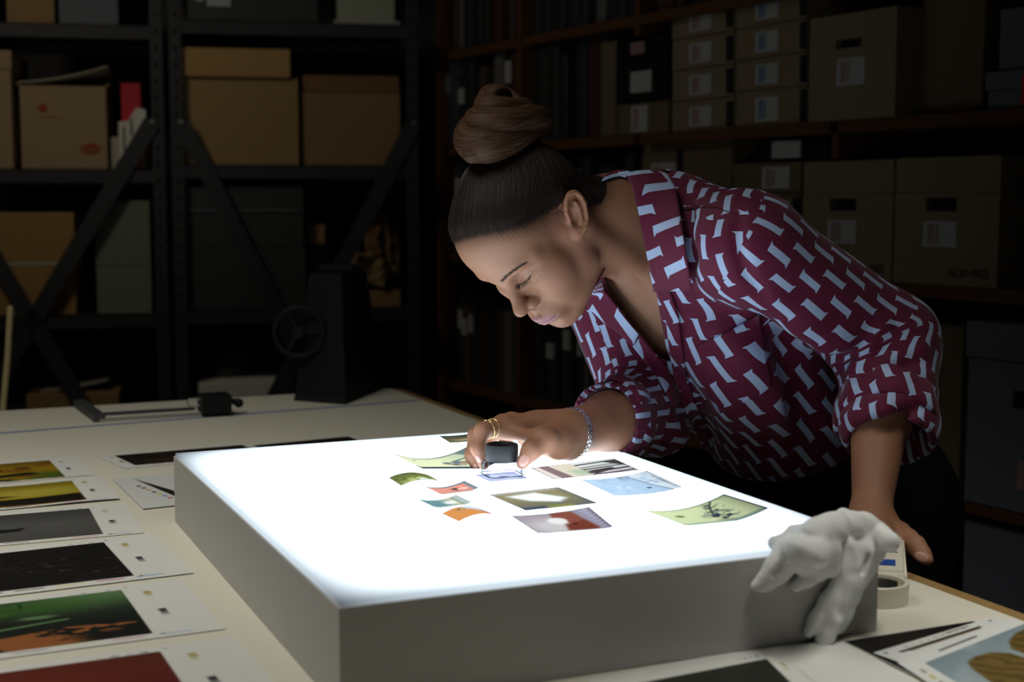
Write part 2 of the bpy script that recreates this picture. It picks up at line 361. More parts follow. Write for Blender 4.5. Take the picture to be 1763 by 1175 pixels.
def im_deepgreen(I): I.c[:] = (34, 40, 30); I.grad(I.V*.3, (24, 28, 22))
def im_black(I): I.c[:] = (16, 14, 13); I.noise(6, (34, 24, 16), .55, .75, 3)
def im_straw(I):
    I.c[:] = (128, 146, 156); I.grad(I.V*.9, (196, 206, 208)); I.noise(3, (182, 194, 200), .45, .8, 2)
    I.poly([(.17, .22), (.20, .15), (.28, .13), (.38, .15), (.46, .24), (.52, .5), (.5, 1.1), (.1, 1.1), (.14, .5)], (104, 84, 38), .02); I.poly([(.50, .20), (.56, .11), (.66, .06), (.80, .05), (1.05, .10), (1.05, 1.05), (.55, 1.05), (.56, .5), (.52, .3)], (98, 78, 34), .02)
    st = np.clip(.5+.5*np.sin(I.U*70-I.V*34+9*vnoise(I.U, I.V, 9, 3))+.5*(vnoise(I.U, I.V, 40, 6)-.5), 0, 1); ms = np.clip(1-np.abs(I.c[..., 0]-101)/8, 0, 1); I.put(st*ms*.55, (58, 48, 22)); I.put((1-st)*ms*.35, (150, 124, 66))
def px_sheet(name, label, cat, c4, art, nu, nv, dz=0.0004, lift=None, group=None, matl='print', scale=.92):
    P = [onz(*c, TZ) for c in c4]
    return tag(sheet_mesh(name, P, nu, nv, art, TZ+dz, lift, matl, scale), label, cat, group)
def par(tr, br, w_, z=TZ, ang=TA):
    """corners of a sheet from its two right-hand corners in the photograph and its width along the table"""
    a = onz(*tr, z)[:2]; b_ = onz(*br, z)[:2]; d = b_-a; n = np.array([d[1], -d[0]]); n = n/np.linalg.norm(n)
    if n[0] > 0: n = -n
    return [a+n*w_, a, b_, b_+n*w_]
def mk_proof(label, tr, br, w_, box, img, dz, nu=150, nv=80, lift=None, side='r', base=WH, bars=True):
    P = par(tr, br, w_)
    return tag(sheet_mesh('proof_print', P, nu, nv, proof(img, box, side, base, bars), TZ+dz, lift, 'print', .92), label, 'print', 'proof prints laid out on the table')
curl = lambda U, V: .0015*np.sin(3+U*5)**2+.003*np.clip(V-.8, 0, 1)*5*np.sin(U*6)**2*.4
mk_proof('yellow and green landscape proof lying farthest back in the left row', (127, 786), (163, 819), .30, (.06, .12, .862, .95), im_yellowgreen, .0006, bars=True)
mk_proof('yellow proof crossed by a broad dark band, curling over the sheet below', (172, 824), (207, 862), .34, (.05, .07, .876, .93), im_yellowband, .0012, lift=curl)
mk_proof('grey proof showing a dark reclining animal shape', (214, 867), (249, 919), .38, (.05, .10, .876, .93), im_grey, .0008, 180, 90)
mk_proof('nearly black night proof with small amber lit patches', (261, 921), (334, 989), .40, (.015, .09, .845, .91), im_night, .0014, 220, 120)
mk_proof('dark proof with green glow and an orange panel behind foliage', (311, 999), (389, 1085), .42, (.02, .08, .845, .92), im_green, .0010, 240, 130)
mk_proof('deep red proof nearest the bottom left corner', (402, 1099), (505, 1215), .44, (.02, .08, .84, .93), im_red, .0016, 220, 110)
def mk_free(label, c4, box, img, dz, nu, nv, side='r', bars=True, base=WH, lift=None):
    P = [onz(*c, TZ)[:2] for c in c4]
    return tag(sheet_mesh('proof_print', P, nu, nv, proof(img, box, side, base, bars), TZ+dz, lift, 'print', .92), label, 'print', 'proof prints laid out on the table')
mk_free('dark brown proof lying half behind the far left corner of the lightbox', [(167, 786), (420, 765), (470, 785), (214, 808)], (.10, .08, .97, .86), im_dark, .0006, 120, 60, 'l')
mk_free('black edged proof behind the back side of the lightbox', [(425, 769), (603, 752), (640, 765), (470, 785)], (.05, .05, .97, .95), im_black, .0012, 80, 40, 'l', False)
def diag(U, V):
    A = Art(U, V, (214, 216, 214)); A.poly([(.19, .07), (.40, .55), (.43, .82), (.55, .92), (.46, .95), (.36, .72)], (26, 24, 20), .02)
    for k, cc in enumerate(((60, 70, 90), (150, 80, 110), (190, 150, 90), (60, 60, 60), (210, 200, 90), (120, 150, 210), (190, 110, 120))): A.rect(.14+k*.025, .3+k*.075, .18+k*.025, .34+k*.075, cc)
    I = Art((U-.55)/.5, V/.6, (52, 54, 54)); im_greydark(I); m = ((U-V*.12 > .60) & (V < .62)).astype(float); A.put(m, I.c); return A.c
P_ = [onz(*c, TZ)[:2] for c in [(193, 827), (372, 812), (440, 858), (246, 879)]]
tag(sheet_mesh('proof_print', P_, 110, 70, diag, TZ+.0018, None, 'print', .92), 'white proof with a slanting dark streak beside the lightbox', 'print', 'proof prints laid out on the table')
mk_free('dark green proof in front of the lightbox at the bottom edge', [(1010, 1170), (1343, 1108), (1490, 1240), (1090, 1330)], (.10, .16, .86, .97), im_deepgreen, .0005, 140, 70)
mk_free('white margin proof lying under the fingertip of the hanging glove', [(1330, 1118), (1452, 1104), (1640, 1210), (1480, 1240)], (.98, .98, .99, .99), im_black, .0010, 60, 60, 'l', False)
mk_free('black proof lying under two white proofs at the bottom right', [(1450, 1107), (1675, 1072), (1850, 1140), (1640, 1200)], (.0, .0, 1., 1.), im_black, .0016, 80, 60, 'l', False)
def barsheet(U, V):
    A = Art(U, V, (222, 224, 222)); A.rect(.12, .09, .8, .13, (22, 18, 14)); A.rect(.18, .13, .78, .15, (120, 100, 50))
    for k in range(9): A.rect(.2+k*.06, .04, .23+k*.06, .065, (190, 175, 90) if k % 2 else (150, 150, 140))
    A.rect(.55, .02, .75, .035, (60, 60, 62)); A.ell(.05, .06, .012, .012, (60, 60, 60)); A.ell(.92, .06, .012, .012, (40, 40, 40)); return A.c
P_ = [onz(*c, TZ)[:2] for c in [(1503, 1129), (1712, 1066), (1850, 1120), (1700, 1200)]]
tag(sheet_mesh('proof_print', P_, 110, 60, barsheet, TZ+.0024, None, 'print', .92), 'white proof with a long black bar, under the proof of straw mounds', 'print', 'proof prints laid out on the table')
def strawsheet(U, V):
    f = proof(im_straw, (.13, .10, 1.2, .98), 'l', (224, 226, 224), False); c = f(U, V); A = Art(U, V, (0, 0, 0)); A.c = c
    for k in range(8): A.rect(.05, .14+k*.08, .075, .19+k*.08, (200, 190, 120) if k % 2 else (160, 158, 150))
    for k, cc in enumerate(((60, 110, 180), (200, 80, 120), (210, 200, 80), (70, 150, 90))): A.ell(.03+k*.03, .9-k*.0, .011, .014, cc)
    A.rect(.30, .03, .62, .045, (50, 50, 52)); return A.c
P_ = [onz(*c, TZ)[:2] for c in [(1545, 1148), (1745, 1070), (1990, 1180), (1760, 1290)]]
tag(sheet_mesh('proof_print', P_, 150, 100, strawsheet, TZ+.0032, None, 'print', .92), 'proof of straw mounds under a pale blue sky at the bottom right', 'print', 'proof prints laid out on the table')

# ---- film transparencies on the lightbox
def film(label, c4, lifts, img, cup, nu, nv, group='film transparencies on the lightbox', edge=(60, 62, 66), k=1/3.5, axis=0, ew=.02):
    """c4: corners TL, TR, BR, BL in the photograph; lifts: their heights; cup > 0 sags in the middle, < 0 arches"""
    P = [onz(*c, BZ+.0008+l)[:2] for c, l in zip(c4, lifts)]
    def lift(U, V):
        b_ = lifts[0]*(1-U)*(1-V)+lifts[1]*U*(1-V)+lifts[2]*U*V+lifts[3]*(1-U)*V
        t = U if axis == 0 else V
        return np.maximum(b_-cup*4*t*(1-t), 0.)
    def art(U, V):
        I = Art(U, V, (128, 128, 128)); img(I)
        asp = ew*1.; m = ((U < asp) | (U > 1-asp) | (V < asp*1.4) | (V > 1-asp*1.4)); I.put(m*.8, edge); return I.c
    return tag(sheet_mesh('film_transparency', P, nu, nv, art, BZ+.0008, lift, 'film', k), label, 'film', group)
def fi_brown(I): I.c[:] = (128, 118, 84); I.ell(.45, .6, .3, .16, (206, 176, 134), .9); I.grad(np.clip(1-I.V*2.5, 0, 1), (96, 96, 78))
def fi_figs(I):
    I.c[:] = (238, 234, 184); I.grad(np.clip(I.U*1.6-.9, 0, 1)*.8, (150, 160, 140)); I.rect(0, .80, 1, .97, (52, 62, 68), .03); I.rect(0, .0, 1, .06, (140, 150, 128), .03)
    for (u, v, c, r) in ((.55, .52, (196, 150, 128), .05), (.60, .45, (110, 126, 122), .06), (.66, .50, (208, 176, 150), .05), (.71, .46, (106, 122, 128), .05), (.76, .54, (168, 138, 112), .05), (.63, .60, (90, 96, 96), .05), (.70, .60, (190, 160, 140), .05)): I.ell(u, v, r, r*1.7, c, .5)
    I.line([(.68, .36), (.98, .34)], .02, (90, 100, 92)); I.poly([(.84, .05), (.99, .05), (.99, .5), (.93, .4)], (110, 124, 122), .04); I.ell(.27, .20, .02, .035, (60, 66, 60))
def fi_olive(I): I.c[:] = (120, 124, 62); I.grad(np.clip(1-I.V*2, 0, 1)*.7, (92, 92, 62)); I.ell(.5, .9, .4, .3, (186, 190, 118), .8); I.ell(.6, .85, .14, .14, (240, 240, 214), .8); I.noise(14, (90, 96, 44), .5, .7, 3)
def fi_salmon(I): I.c[:] = (234, 150, 128); I.grad(np.clip((I.V-.7)*3, 0, 1)*.7, (150, 134, 128)); I.poly([(.5, .35), (.68, .30), (.7, .6), (.55, .62)], (96, 74, 68), .04); I.rect(.68, .22, .86, .62, (246, 132, 104), .04); I.noise(18, (250, 214, 196), .5, .6, 4, m=((I.U > .66) & (I.U < .87) & (I.V > .2) & (I.V < .64))*1.); I.rect(.9, 0, 1, 1, (132, 138, 140), .04); I.rect(0, 0, 1, .14, (120, 128, 134), .04)
def fi_teal(I): I.c[:] = (112, 142, 142); I.grad(np.clip(I.U*3-1.3, 0, 1), (196, 192, 158)); I.ell(.66, .5, .14, .18, (250, 248, 228), .8); I.rect(.86, 0, 1, 1, (180, 186, 176), .05); I.rect(.82, 0, .86, 1, (140, 140, 122), .02)
def fi_orange(I): I.c[:] = (222, 142, 76); I.poly([(.42, .0), (1, .0), (1, .9), (.8, .62), (.6, .35), (.46, .3)], (212, 214, 226), .08); I.ell(.38, .26, .13, .14, (196, 148, 92), .4); I.rect(.30, .2, .36, .3, (92, 76, 56), .02); I.poly([(.7, .45), (1, .6), (1, .9), (.8, .8)], (146, 110, 108), .06)
def fi_lilac(I): I.c[:] = (194, 194, 218); I.ell(.5, .5, .3, .28, (226, 226, 242), .6); I.ell(.55, .5, .14, .08, (138, 142, 170), .6); I.noise(8, (160, 160, 190), .55, .7, 5)
def fi_curtain(I):
    I.c[:] = (240, 236, 226); I.rect(-.1, -.1, .10, 1.1, (238, 216, 200)); I.poly([(.08, .0), (.2, .0), (.24, 1), (.10, 1)], (142, 112, 110), .02); I.poly([(.2, 0), (.46, 0), (.5, 1.02), (.24, 1.02)], (232, 212, 184), .03); I.poly([(.30, .5), (.48, .5), (.50, .9), (.32, .9)], (190, 198, 166), .1)
    for (v, w_, c) in ((.06, .05, (84, 78, 70)), (.28, .05, (150, 142, 132)), (.42, .05, (92, 84, 74)), (.62, .08, (96, 80, 82)), (.82, .09, (128, 106, 108))): I.poly([(.46, v+.10), (1, v), (1, v+w_), (.46, v+.10+w_*1.8)], c, .03)
    I.poly([(.8, .1), (1, .1), (1, .55), (.92, .4)], (76, 72, 68), .05); I.poly([(.5, .66), (.8, .56), (.8, .68), (.5, .95)], (74, 60, 64), .05)
def fi_sky(I):
    I.c[:] = (196, 214, 232); I.poly([(.66, 0), (1, 0), (1, 1), (.88, 1), (.76, .62), (.70, .3)], (246, 250, 252), .04); I.line([(.66, 0), (.70, .3), (.76, .62), (.88, 1)], .012, (130, 146, 160)); I.rect(.52, .02, .68, .2, (140, 156, 168), .02); I.ell(.66, .72, .035, .04, (90, 108, 122)); I.ell(.3, .55, .02, .05, (246, 246, 246)); I.ell(.42, .6, .02, .04, (240, 240, 240)); I.line([(.95, .25), (.96, .9)], .006, (60, 66, 72))
    I.noise(9, (180, 200, 222), .5, .8, 3)
def fi_glare(I):
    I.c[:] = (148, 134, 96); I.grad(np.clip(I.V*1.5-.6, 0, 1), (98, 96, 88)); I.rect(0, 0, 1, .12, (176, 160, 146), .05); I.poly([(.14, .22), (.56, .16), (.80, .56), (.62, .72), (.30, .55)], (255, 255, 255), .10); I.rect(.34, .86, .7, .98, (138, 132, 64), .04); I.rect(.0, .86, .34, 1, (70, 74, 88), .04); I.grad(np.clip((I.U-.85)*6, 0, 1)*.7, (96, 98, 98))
def fi_red(I):
    I.c[:] = (168, 150, 152); I.ell(.35, .7, .3, .4, (206, 192, 186), .9); I.poly([(.48, .0), (.76, .05), (.80, .35), (.86, .9), (.5, .92), (.6, .62), (.44, .3)], (138, 74, 58), .04); I.ell(.46, .42, .12, .16, (238, 226, 216), .3); I.poly([(.50, .60), (.78, .50), (.84, .95), (.44, .94)], (120, 56, 40), .05); I.poly([(.56, .62), (.66, .58), (.64, .66)], (40, 30, 28), .02); I.poly([(.74, .0), (1, 0), (1, 1), (.88, 1), (.78, .4)], (146, 134, 146), .03)
    st = np.sin(I.V*50+I.U*9)*.5+.5; I.put(st*np.clip((I.U-.76-.10*I.V)*8, 0, 1)*.5, (226, 220, 230)); I.grad(np.clip((I.U-.92)*10, 0, 1), (96, 76, 84))
def fi_tree(I):
    I.c[:] = (226, 226, 170); I.grad(np.clip(1-I.U*2.4, 0, 1)*.6, (226, 230, 176)); I.rect(0, .9, 1, 1, (140, 160, 140), .06); I.rect(0, 0, 1, .06, (156, 166, 128), .04)
    m = np.clip(np.exp(-((I.U-.62)/.17)**2-((I.V-.62)/.26)**2)*1.7-.35, 0, 1); I.noise(16, (46, 56, 62), .44, .54, 6, m=m); m2 = np.clip(np.exp(-((I.U-.72)/.10)**2-((I.V-.28)/.22)**2)*1.8-.4, 0, 1); I.noise(20, (60, 66, 66), .47, .55, 8, m=m2)
    I.ell(.25, .40, .05, .06, (110, 104, 60), .4); I.line([(.55, .62), (.7, .22), (.8, .05)], .012, (60, 66, 60)); I.line([(.5, .5), (.62, .58)], .025, (58, 74, 96)); I.grad(np.clip((I.U-.85)*5, 0, 1)*.6, (176, 184, 138))
film('small brown film behind the fingertips at the back of the lightbox', [(756, 751), (850, 738), (872, 752), (775, 763)], (.004, .006, .004, 0), fi_brown, .003, 40, 24)
film('long curled yellow film with a group of figures, left of the hand', [(665, 776), (801, 771), (862, 793), (722, 805)], (.012, .014, .010, .002), fi_figs, .012, 110, 60)
film('small olive green film arched up at the middle', [(669, 823), (739, 819), (762, 831), (691, 837)], (.001, .001, .001, 0), fi_olive, -.005, 50, 36)
film('small salmon pink film between the olive and the teal films', [(729, 837), (799, 828), (825, 840), (757, 851)], (.004, .006, .003, .001), fi_salmon, .004, 50, 36)
film('small teal and cream film below the salmon pink one', [(714, 858), (785, 852), (813, 865), (745, 873)], (.005, .004, .002, .002), fi_teal, .004, 50, 36)
film('small orange film arched up, nearest of the small films', [(760, 885), (827, 875), (861, 890), (790, 899)], (.001, .002, .001, 0), fi_orange, -.005, 50, 36)
film('small lilac film under the magnifying loupe', [(817, 818), (883, 812), (911, 824), (843, 830)], (0, 0, 0, 0), fi_lilac, 0, 50, 36)
film('film of dark and white stripes right of the loupe', [(913, 806), (1057, 790), (1101, 810), (954, 826)], (.001, .001, .001, .001), fi_curtain, .0, 100, 60)
film('pale blue film with a curled right edge and white tab', [(999, 826), (1113, 811), (1175, 839), (1058, 854)], (.003, .005, .005, .001), fi_sky, .003, 100, 60, ew=.012)
film('olive brown film with a glaring white centre', [(841, 852), (961, 839), (1031, 867), (905, 880)], (.001, .001, .001, .001), fi_glare, 0, 90, 60)
film('mauve film with a reddish brown shape, nearest the lightbox front', [(878, 888), (1014, 873), (1057, 908), (925, 919)], (.004, .003, .001, .001), fi_red, .002, 90, 60)
film('curled pale yellow film with a dark tree shape, alone near the gloves', [(1106, 878), (1246, 851), (1324, 875), (1178, 905)], (.006, .012, .010, .001), fi_tree, .007, 110, 70)
film('dark green film seen past the bracelet at the far edge of the lightbox', [(962, 777), (1004, 772), (1016, 777), (974, 783)], (0, 0, 0, 0), lambda I: I.c.__setitem__(slice(None), (70, 92, 84)), 0, 20, 14)
# ------------------------------------------------------------------ steel shelving units
def front_rect(pl, x0, x1, yt, yb, off=0.):
    a, zb = pl.hit(x0, yb, off); b_, _ = pl.hit(x1, yb, off); _, zt = pl.hit((x0+x1)/2, yt, off); return a, b_, zb, zt
SD = .50                                          # shelf depth
def shelf_z(pl, px, py): return pl.hit(px, py)[1]
Z_A = [shelf_z(STEEL, 120, y) for y in (712, 543, 291, 40)]
Z_B = [shelf_z(STEEL, 450, y) for y in (690, 534, 284, 36)]
def brace_bar(a, b_, w=.034, th=.004):
    a = Vector(a); b_ = Vector(b_); d = b_-a; x = d.normalized(); n = Vector((0, -1, 0)); z = x.cross(n)
    return Matrix((x, n, z)).transposed(), (a+b_)/2, d.length, w, th
def steel_unit(label, pxl, pxr, zs, brace, top):
    r0, _ = STEEL.hit(pxl, 400); r1, _ = STEEL.hit(pxr, 400); w = r1-r0
    P = STEEL.pt(r0, 0); u = thing('steel_shelving', label, 'shelving', P, STEEL.ang)
    for x, y, sx, sy in ((0, 0, 1, 1), (w, 0, -1, 1), (0, SD, 1, -1), (w, SD, -1, -1)):
        b = MB(); b.box((x+sx*.019, y+sy*.0015, top/2), (.038, .003, top)); b.box((x+sx*.0015, y+sy*.019, top/2), (.003, .038, top))
        po = b.build('post', M['dark_metal'], u)
        if y == 0:
            h = MB()
            for k in range(44): h.box((x+sx*.021, -.0006, .12+k*.05), (.008, .001, .016))
            h.build('post_slots', M['hole'], po)['kind'] = 'stuff'  # dark pads painted as the shade in the slots
    for z in zs+[.12, top-.04]:
        b = MB(); b.box((w/2, SD/2, z-.004), (w-.008, SD-.008, .006)); b.box((w/2, .006, z-.022), (w-.01, .004, .04)); b.box((w/2, SD-.006, z-.022), (w-.01, .004, .04)); b.box((w/2, .012, z-.0405), (w-.01, .014, .003))
        b.build('shelf', M['dark_metal'], u)
    for (p, q) in brace:
        a = STEEL.hit(*p); b_ = STEEL.hit(*q); R, c, L, bw, th = brace_bar((a[0]-r0, -.006, a[1]), (b_[0]-r0, -.006, b_[1]))
        m = MB(); m.box(c, (L, .004, .05), rot=R); m.build('cross_brace', M['dark_metal'], u)
        for e in (a, b_):
            if .1 < e[1] < top: m = MB(); m.cyl((e[0]-r0, -.006, e[1]), (e[0]-r0, -.016, e[1]), .008, seg=8); m.build('bolt', M['steel'], u)
    return u
steel_unit('black steel shelving unit at the left edge with a crossed brace in front', -150, 288, Z_A, [((262, 210), (-150, 900)), ((-150, 210), (170, 742))], 2.25)
steel_unit('black steel shelving unit left of the bookcase, holding tan cartons', 297, 722, Z_B, [((312, 210), (712, 1000)), ((712, 212), (312, 1000))], 2.35)

# ------------------------------------------------------------------ boxes
def letters_mesh(name, txt, size, parent, m, extrude=.0004):
    cu = bpy.data.curves.new(name, 'FONT'); cu.body = txt; cu.size = size; cu.extrude = extrude; cu.align_x = 'CENTER'; cu.align_y = 'CENTER'
    o = bpy.data.objects.new('lettering_source', cu); C.objects.link(o); bpy.context.view_layer.update(); me = bpy.data.meshes.new_from_object(o.evaluated_get(bpy.context.evaluated_depsgraph_get()))
    bpy.data.objects.remove(o); bpy.data.curves.remove(cu); me.name = name; me.materials.clear(); r = link(name, me, parent, m); r['kind'] = 'stuff'; return r
def cbox(pl, name, label, cat, rect, mat_, depth, off=.035, zb=None, lid=None, hole=None, labels=(), letters=(), group=None, bev=.003, rz=0, flap=False, tape=False):
    """rect = photograph x0, x1, top, bottom of the front face; children are built in the thing's own frame"""
    r0, r1, z0, z1 = front_rect(pl, *rect, off)
    if r1 < r0: r0, r1 = r1, r0; flip = True
    else: flip = False
    if zb is not None: z0 = zb
    w = r1-r0; h = z1-z0; P = pl.pt((r0+r1)/2, z0, off)
    n = pl.n; ang = math.atan2(n[1], n[0])-math.pi/2          # local +y goes into the shelf, local +x is to the viewer's right
    t = thing(name, label, cat, P, ang+rz, group); ms = [mat_]
    hb = h if not lid else h-lid[0]
    # body with a hand hole cut in its front panel
    if hole:
        hx, hz, hw, hh = hole; hx = -w/2+hx*w; hz = hz*h; xs = [-w/2, hx-hw*w/2, hx+hw*w/2, w/2]; zs = [0, hz-hh*h/2, hz+hh*h/2, hb]
        V = []; F = []
        for k in range(4):
            for i in range(4): V.append((xs[i], 0, zs[k]))
        for k in range(3):
            for i in range(3):
                if (i, k) != (1, 1): a = k*4+i; F.append((a, a+1, a+5, a+4))
        o = len(V); V += [(x, y, z) for y in (0., depth) for z in (0., hb) for x in (-w/2, w/2)]
        F += [(o+4, o+6, o+7, o+5), (o+0, o+2, o+6, o+4), (o+1, o+5, o+7, o+3), (o+0, o+4, o+5, o+1), (o+2, o+3, o+7, o+6)]
        q = len(V); V += [(xs[1], .015, zs[1]), (xs[2], .015, zs[1]), (xs[2], .015, zs[2]), (xs[1], .015, zs[2])]
        c = (5, 6, 10, 9)
        for k in range(4): F.append((c[k], c[(k+1) % 4], q+(k+1) % 4, q+k))
        link('body', pmesh('body', V, F), t, mat_)
        hbk = MB(); hbk.box((hx, .03, hz), (hw*w*1.02, .03, hh*h*1.02)); hbk.build('hand_hole', M['hole'], t)  # dark block fills the opening in place of the shade inside
    else:
        b = MB(); b.box((0, depth/2, hb/2), (w, depth, hb), bev=bev); b.build('body', mat_, t)
    if lid:
        lh, over, lm = lid; b = MB(); b.box((0, depth/2, h-lh/2+.0005), (w+2*over, depth+2*over, lh), bev=bev); b.build('lid', lm or mat_, t)
    for (u0, v0, u1, v1, lm) in labels:
        b = MB(); b.box((-w/2+(u0+u1)/2*w, -.0012-(.004 if lid and lid[1] > .002 and v0 < .2 else 0), h*(1-(v0+v1)/2)), (abs(u1-u0)*w, .002, abs(v1-v0)*h)); lo = b.build('label', lm[0], t)
        if len(lm) > 1:
            b = MB(); b.box((-w/2+(u0+.24*(u1-u0))*w, -.0026, h*(1-(v0+v1)/2)), (abs(u1-u0)*w*.18, .001, abs(v1-v0)*h*.8)); b.box((-w/2+(u0+.42*(u1-u0))*w, -.0026, h*(1-(v0+v1)/2)), (abs(u1-u0)*w*.1, .001, abs(v1-v0)*h*.7)); b.build('label_print', lm[1], lo)
    for (txt, u, v, size, lm) in letters:
        o = letters_mesh('lettering', txt, size*h, t, lm); o.location = (-w/2+u*w, -.0016, h*(1-v)); o.rotation_euler = (math.pi/2, 0, 0)
    if tape:
        b = MB(); b.box((0, -.0008, h*tape), (w*.98, .0012, h*.03)); b.build('tape', M['paper_dim'], t)
    return t, (w, h, depth, P, ang+rz)
def child_box(t, name, c, size, m, rot=None, bev=0.):
    b = MB(); b.box(c, size, rot=rot, bev=bev); return b.build(name, m, t)
S = STEEL; A1, A2, A3, A4 = Z_A; B1, B2, B3, B4 = Z_B
cbox(S, 'storage_box', 'pale lidded box cut off by the left edge, on the third shelf', 'box', (-80, 24, 86, 288), M['tan3'], .36, zb=A3, lid=(.055, .004, None))
t, d = cbox(S, 'carton', 'open brown carton with red stamps beside the pale lidded box', 'box', (38, 186, 148, 288), M['tan3'], .36, zb=A3, rz=.02)
w, h = d[0], d[1]
for sx in (-1, 1): child_box(t, 'flap', (sx*(w/2+.004), .18, h+.006), (.012, .34, .006), M['tan2'])
b = MB(); b.ball((w*.30, -.0004, h*.245), .5*w*.25, (1, .012, .55)); b.build('oval_stamp', M['redprint'], t)
b = MB(); b.cyl((w*.30, -.0016, h*.245), (w*.30, -.0022, h*.245), .001); b.build('stamp_dot', M['redprint'], t)
o = letters_mesh('stamp_lettering', 'Graph', .02, t, M['tan3'], .0003); o.location = (w*.30, -.0026, h*.245); o.rotation_euler = (math.pi/2, 0, 0)
b = MB(); b.cyl((-w*.24, 0, h*.73), (-w*.24, -.0012, h*.73), w*.055, seg=18); b.build('round_stamp', M['redprint'], t)
b = MB(); b.box((-w*.14, -.0004, h*.62), (w*.26, .001, .004)); b.build('printed_line', M['redprint'], t)
# papers heaped on the open carton
def paper_fan(name, label, P, ang, w, dp, tilt, m, cat='paper'):
    V = []; n = 8
    for j in range(2):
        for i in range(n): x = -w/2+w*i/(n-1); V.append((x, j*dp, tilt*(i/(n-1))**1.6*(1-.4*j)))
    V += [(v[0], v[1], v[2]+.004) for v in V]; F = []; o = 2*n
    for i in range(n-1): F += [(i, n+i, n+i+1, i+1), (o+i, o+i+1, o+n+i+1, o+n+i), (i, i+1, o+i+1, o+i), (n+i, o+n+i, o+n+i+1, n+i+1)]
    F += [(0, o, o+n, n), (n-1, 2*n-1, o+2*n-1, o+n-1)]
    ob = link(name, pmesh(name, V, F), None, m); ob.location = tuple(P); ob.rotation_euler = (0, 0, ang); return tag(ob, label, cat)
Pc = d[3]+np.array([0, 0, d[1]+.010]); paper_fan('paper_sheaf', 'curled sheaf of papers on top of the red-stamped carton', Pc+STEEL.n*.03, STEEL.ang, d[0]*1.04, .28, .052, M['paper_dim'])
pg = [(203, 182), (219, 181), (234, 158), (250, 161), (250, 205), (226, 257), (204, 257)]; q = [S.hit(x, y, .02) for x, y in pg]; r0 = min(a for a, z in q); z0 = min(z for a, z in q)
t = thing('card_holder', 'white slanted-top card holder with typed lines standing before grey folders', 'file holder', S.pt(r0, A3+.0005, .02), S.ang)
V = [(a-r0, y, max(0, z-z0)+.012) for y in (0, .02) for a, z in q]; n = len(q); V[5] = (V[5][0], 0, 0); V[6] = (V[6][0], 0, 0); V[5+n] = (V[5][0], .02, 0); V[6+n] = (V[6][0], .02, 0)
link('body', pmesh('body', V, [tuple(range(n))[::-1], tuple(range(n, 2*n))]+[(i, (i+1) % n, (i+1) % n+n, i+n) for i in range(n)]), t, M['white'])
hh2 = max(v[2] for v in V)
for (x, k0, n_) in ((.017, .36, 7), (.040, .50, 5)):
    b = MB()
    for k in range(n_): b.box((x, -.001, hh2*(k0+.30-k*.055)), (.007, .0012, .007))
    o = b.build('typed_line', M['ink'], t); o['kind'] = 'stuff'
ra, za = S.hit(208, 143, .045); rb, _ = S.hit(241, 143, .045)
b = MB(); b.box((0, 0, (za-A3)/2), (rb-ra, .004, za-A3-.001)); o = b.build('red_card', M['red']); o.location = tuple(S.pt((ra+rb)/2, A3+.0005, .046)); o.rotation_euler = (0, 0, S.ang); tag(o, 'red card sticking up behind the white card holder', 'card')
cbox(S, 'folder_bundle', 'low bundle of grey folders under the white card holder', 'folders', (192, 250, 236, 288), M['paper_dim'], .30, off=.06, zb=A3)
cbox(S, 'carton', 'dark brown carton at the top left corner of the picture', 'box', (12, 94, -60, 38), M['tan2'], .34, zb=A4)
cbox(S, 'archive_box', 'grey box on the top shelf next to the dark brown carton', 'box', (102, 204, -60, 38), M['bluegrey'], .34, zb=A4)
cbox(S, 'carton', 'large orange tan carton behind the crossed brace', 'box', (-90, 132, 366, 541), M['orange_carton'], .38, zb=A2, tape=.5)
t, d = cbox(S, 'archive_box', 'lower grey green box of the pair behind the long brace', 'box', (168, 262, 458, 541), M['greygreen'], .36, zb=A2)
cbox(S, 'archive_box', 'upper grey green box of the pair behind the long brace', 'box', (165, 260, 346, 457), M['greygreen'], .36, zb=A2+d[1]+.001)
t, d = cbox(S, 'paper_stack', 'low stack of brown edged papers on the bottom left shelf', 'papers', (46, 206, 678, 712), M['tan2'], .36, zb=A1)
paper_fan('loose_paper', 'curled grey paper lying on the brown edged stack', d[3]+np.array([0, 0, d[1]+.002])+STEEL.n*.04, STEEL.ang, .2, .26, .03, M['paper_dim'])
cbox(S, 'dark_box', 'dark maroon box deep on the bottom left shelf', 'box', (60, 240, 580, 712), mat('maroon_board', (.03, .008, .012), .8), .1, off=.39, zb=A1)
o = MB(); a = at(5, 708, 2.95); b_ = at(18, 528, 3.02); o.tube([a, (a+b_)/2+np.array([.002, 0, 0]), b_], .007, 8); tag(o.build('wooden_stick', mat('pale_stick', (.42, .34, .17), .6), None, True), 'thin pale wooden stick standing up at the left edge behind the table', 'stick')
# right hand unit
t, d = cbox(S, 'dark_box', 'black box with two pale labels on the top shelf', 'box', (322, 548, -60, 32), M['charcoal'], .36, zb=B4, labels=((.15, .3, .33, .74, (M['label'],)), (.07, .3, .12, .66, (M['label'],))))
t, d = cbox(S, 'plastic_tub', 'pale green plastic tub with a flanged base on the top shelf', 'tub', (582, 680, -60, 30), M['greygreen'], .34, zb=B4+.012)
child_box(t, 'flange', (0, .17, -.006), (d[0]*1.14, .36, .012), M['paper_dim'])
for o in t.children:
    if o.name.startswith('body'): o.data.materials.clear(); o.data.materials.append(mat('pale_green_plastic', (.40, .47, .36), .4))
t, d = cbox(S, 'carton', 'large plain tan carton on the middle shelf of the second unit', 'box', (314, 515, 134, 284), M['tan'], .38, zb=B3)
child_box(t, 'seam_tape', (d[0]*.0, -.001, d[1]*.985), (d[0]*.9, .0012, .008), M['tan2'])
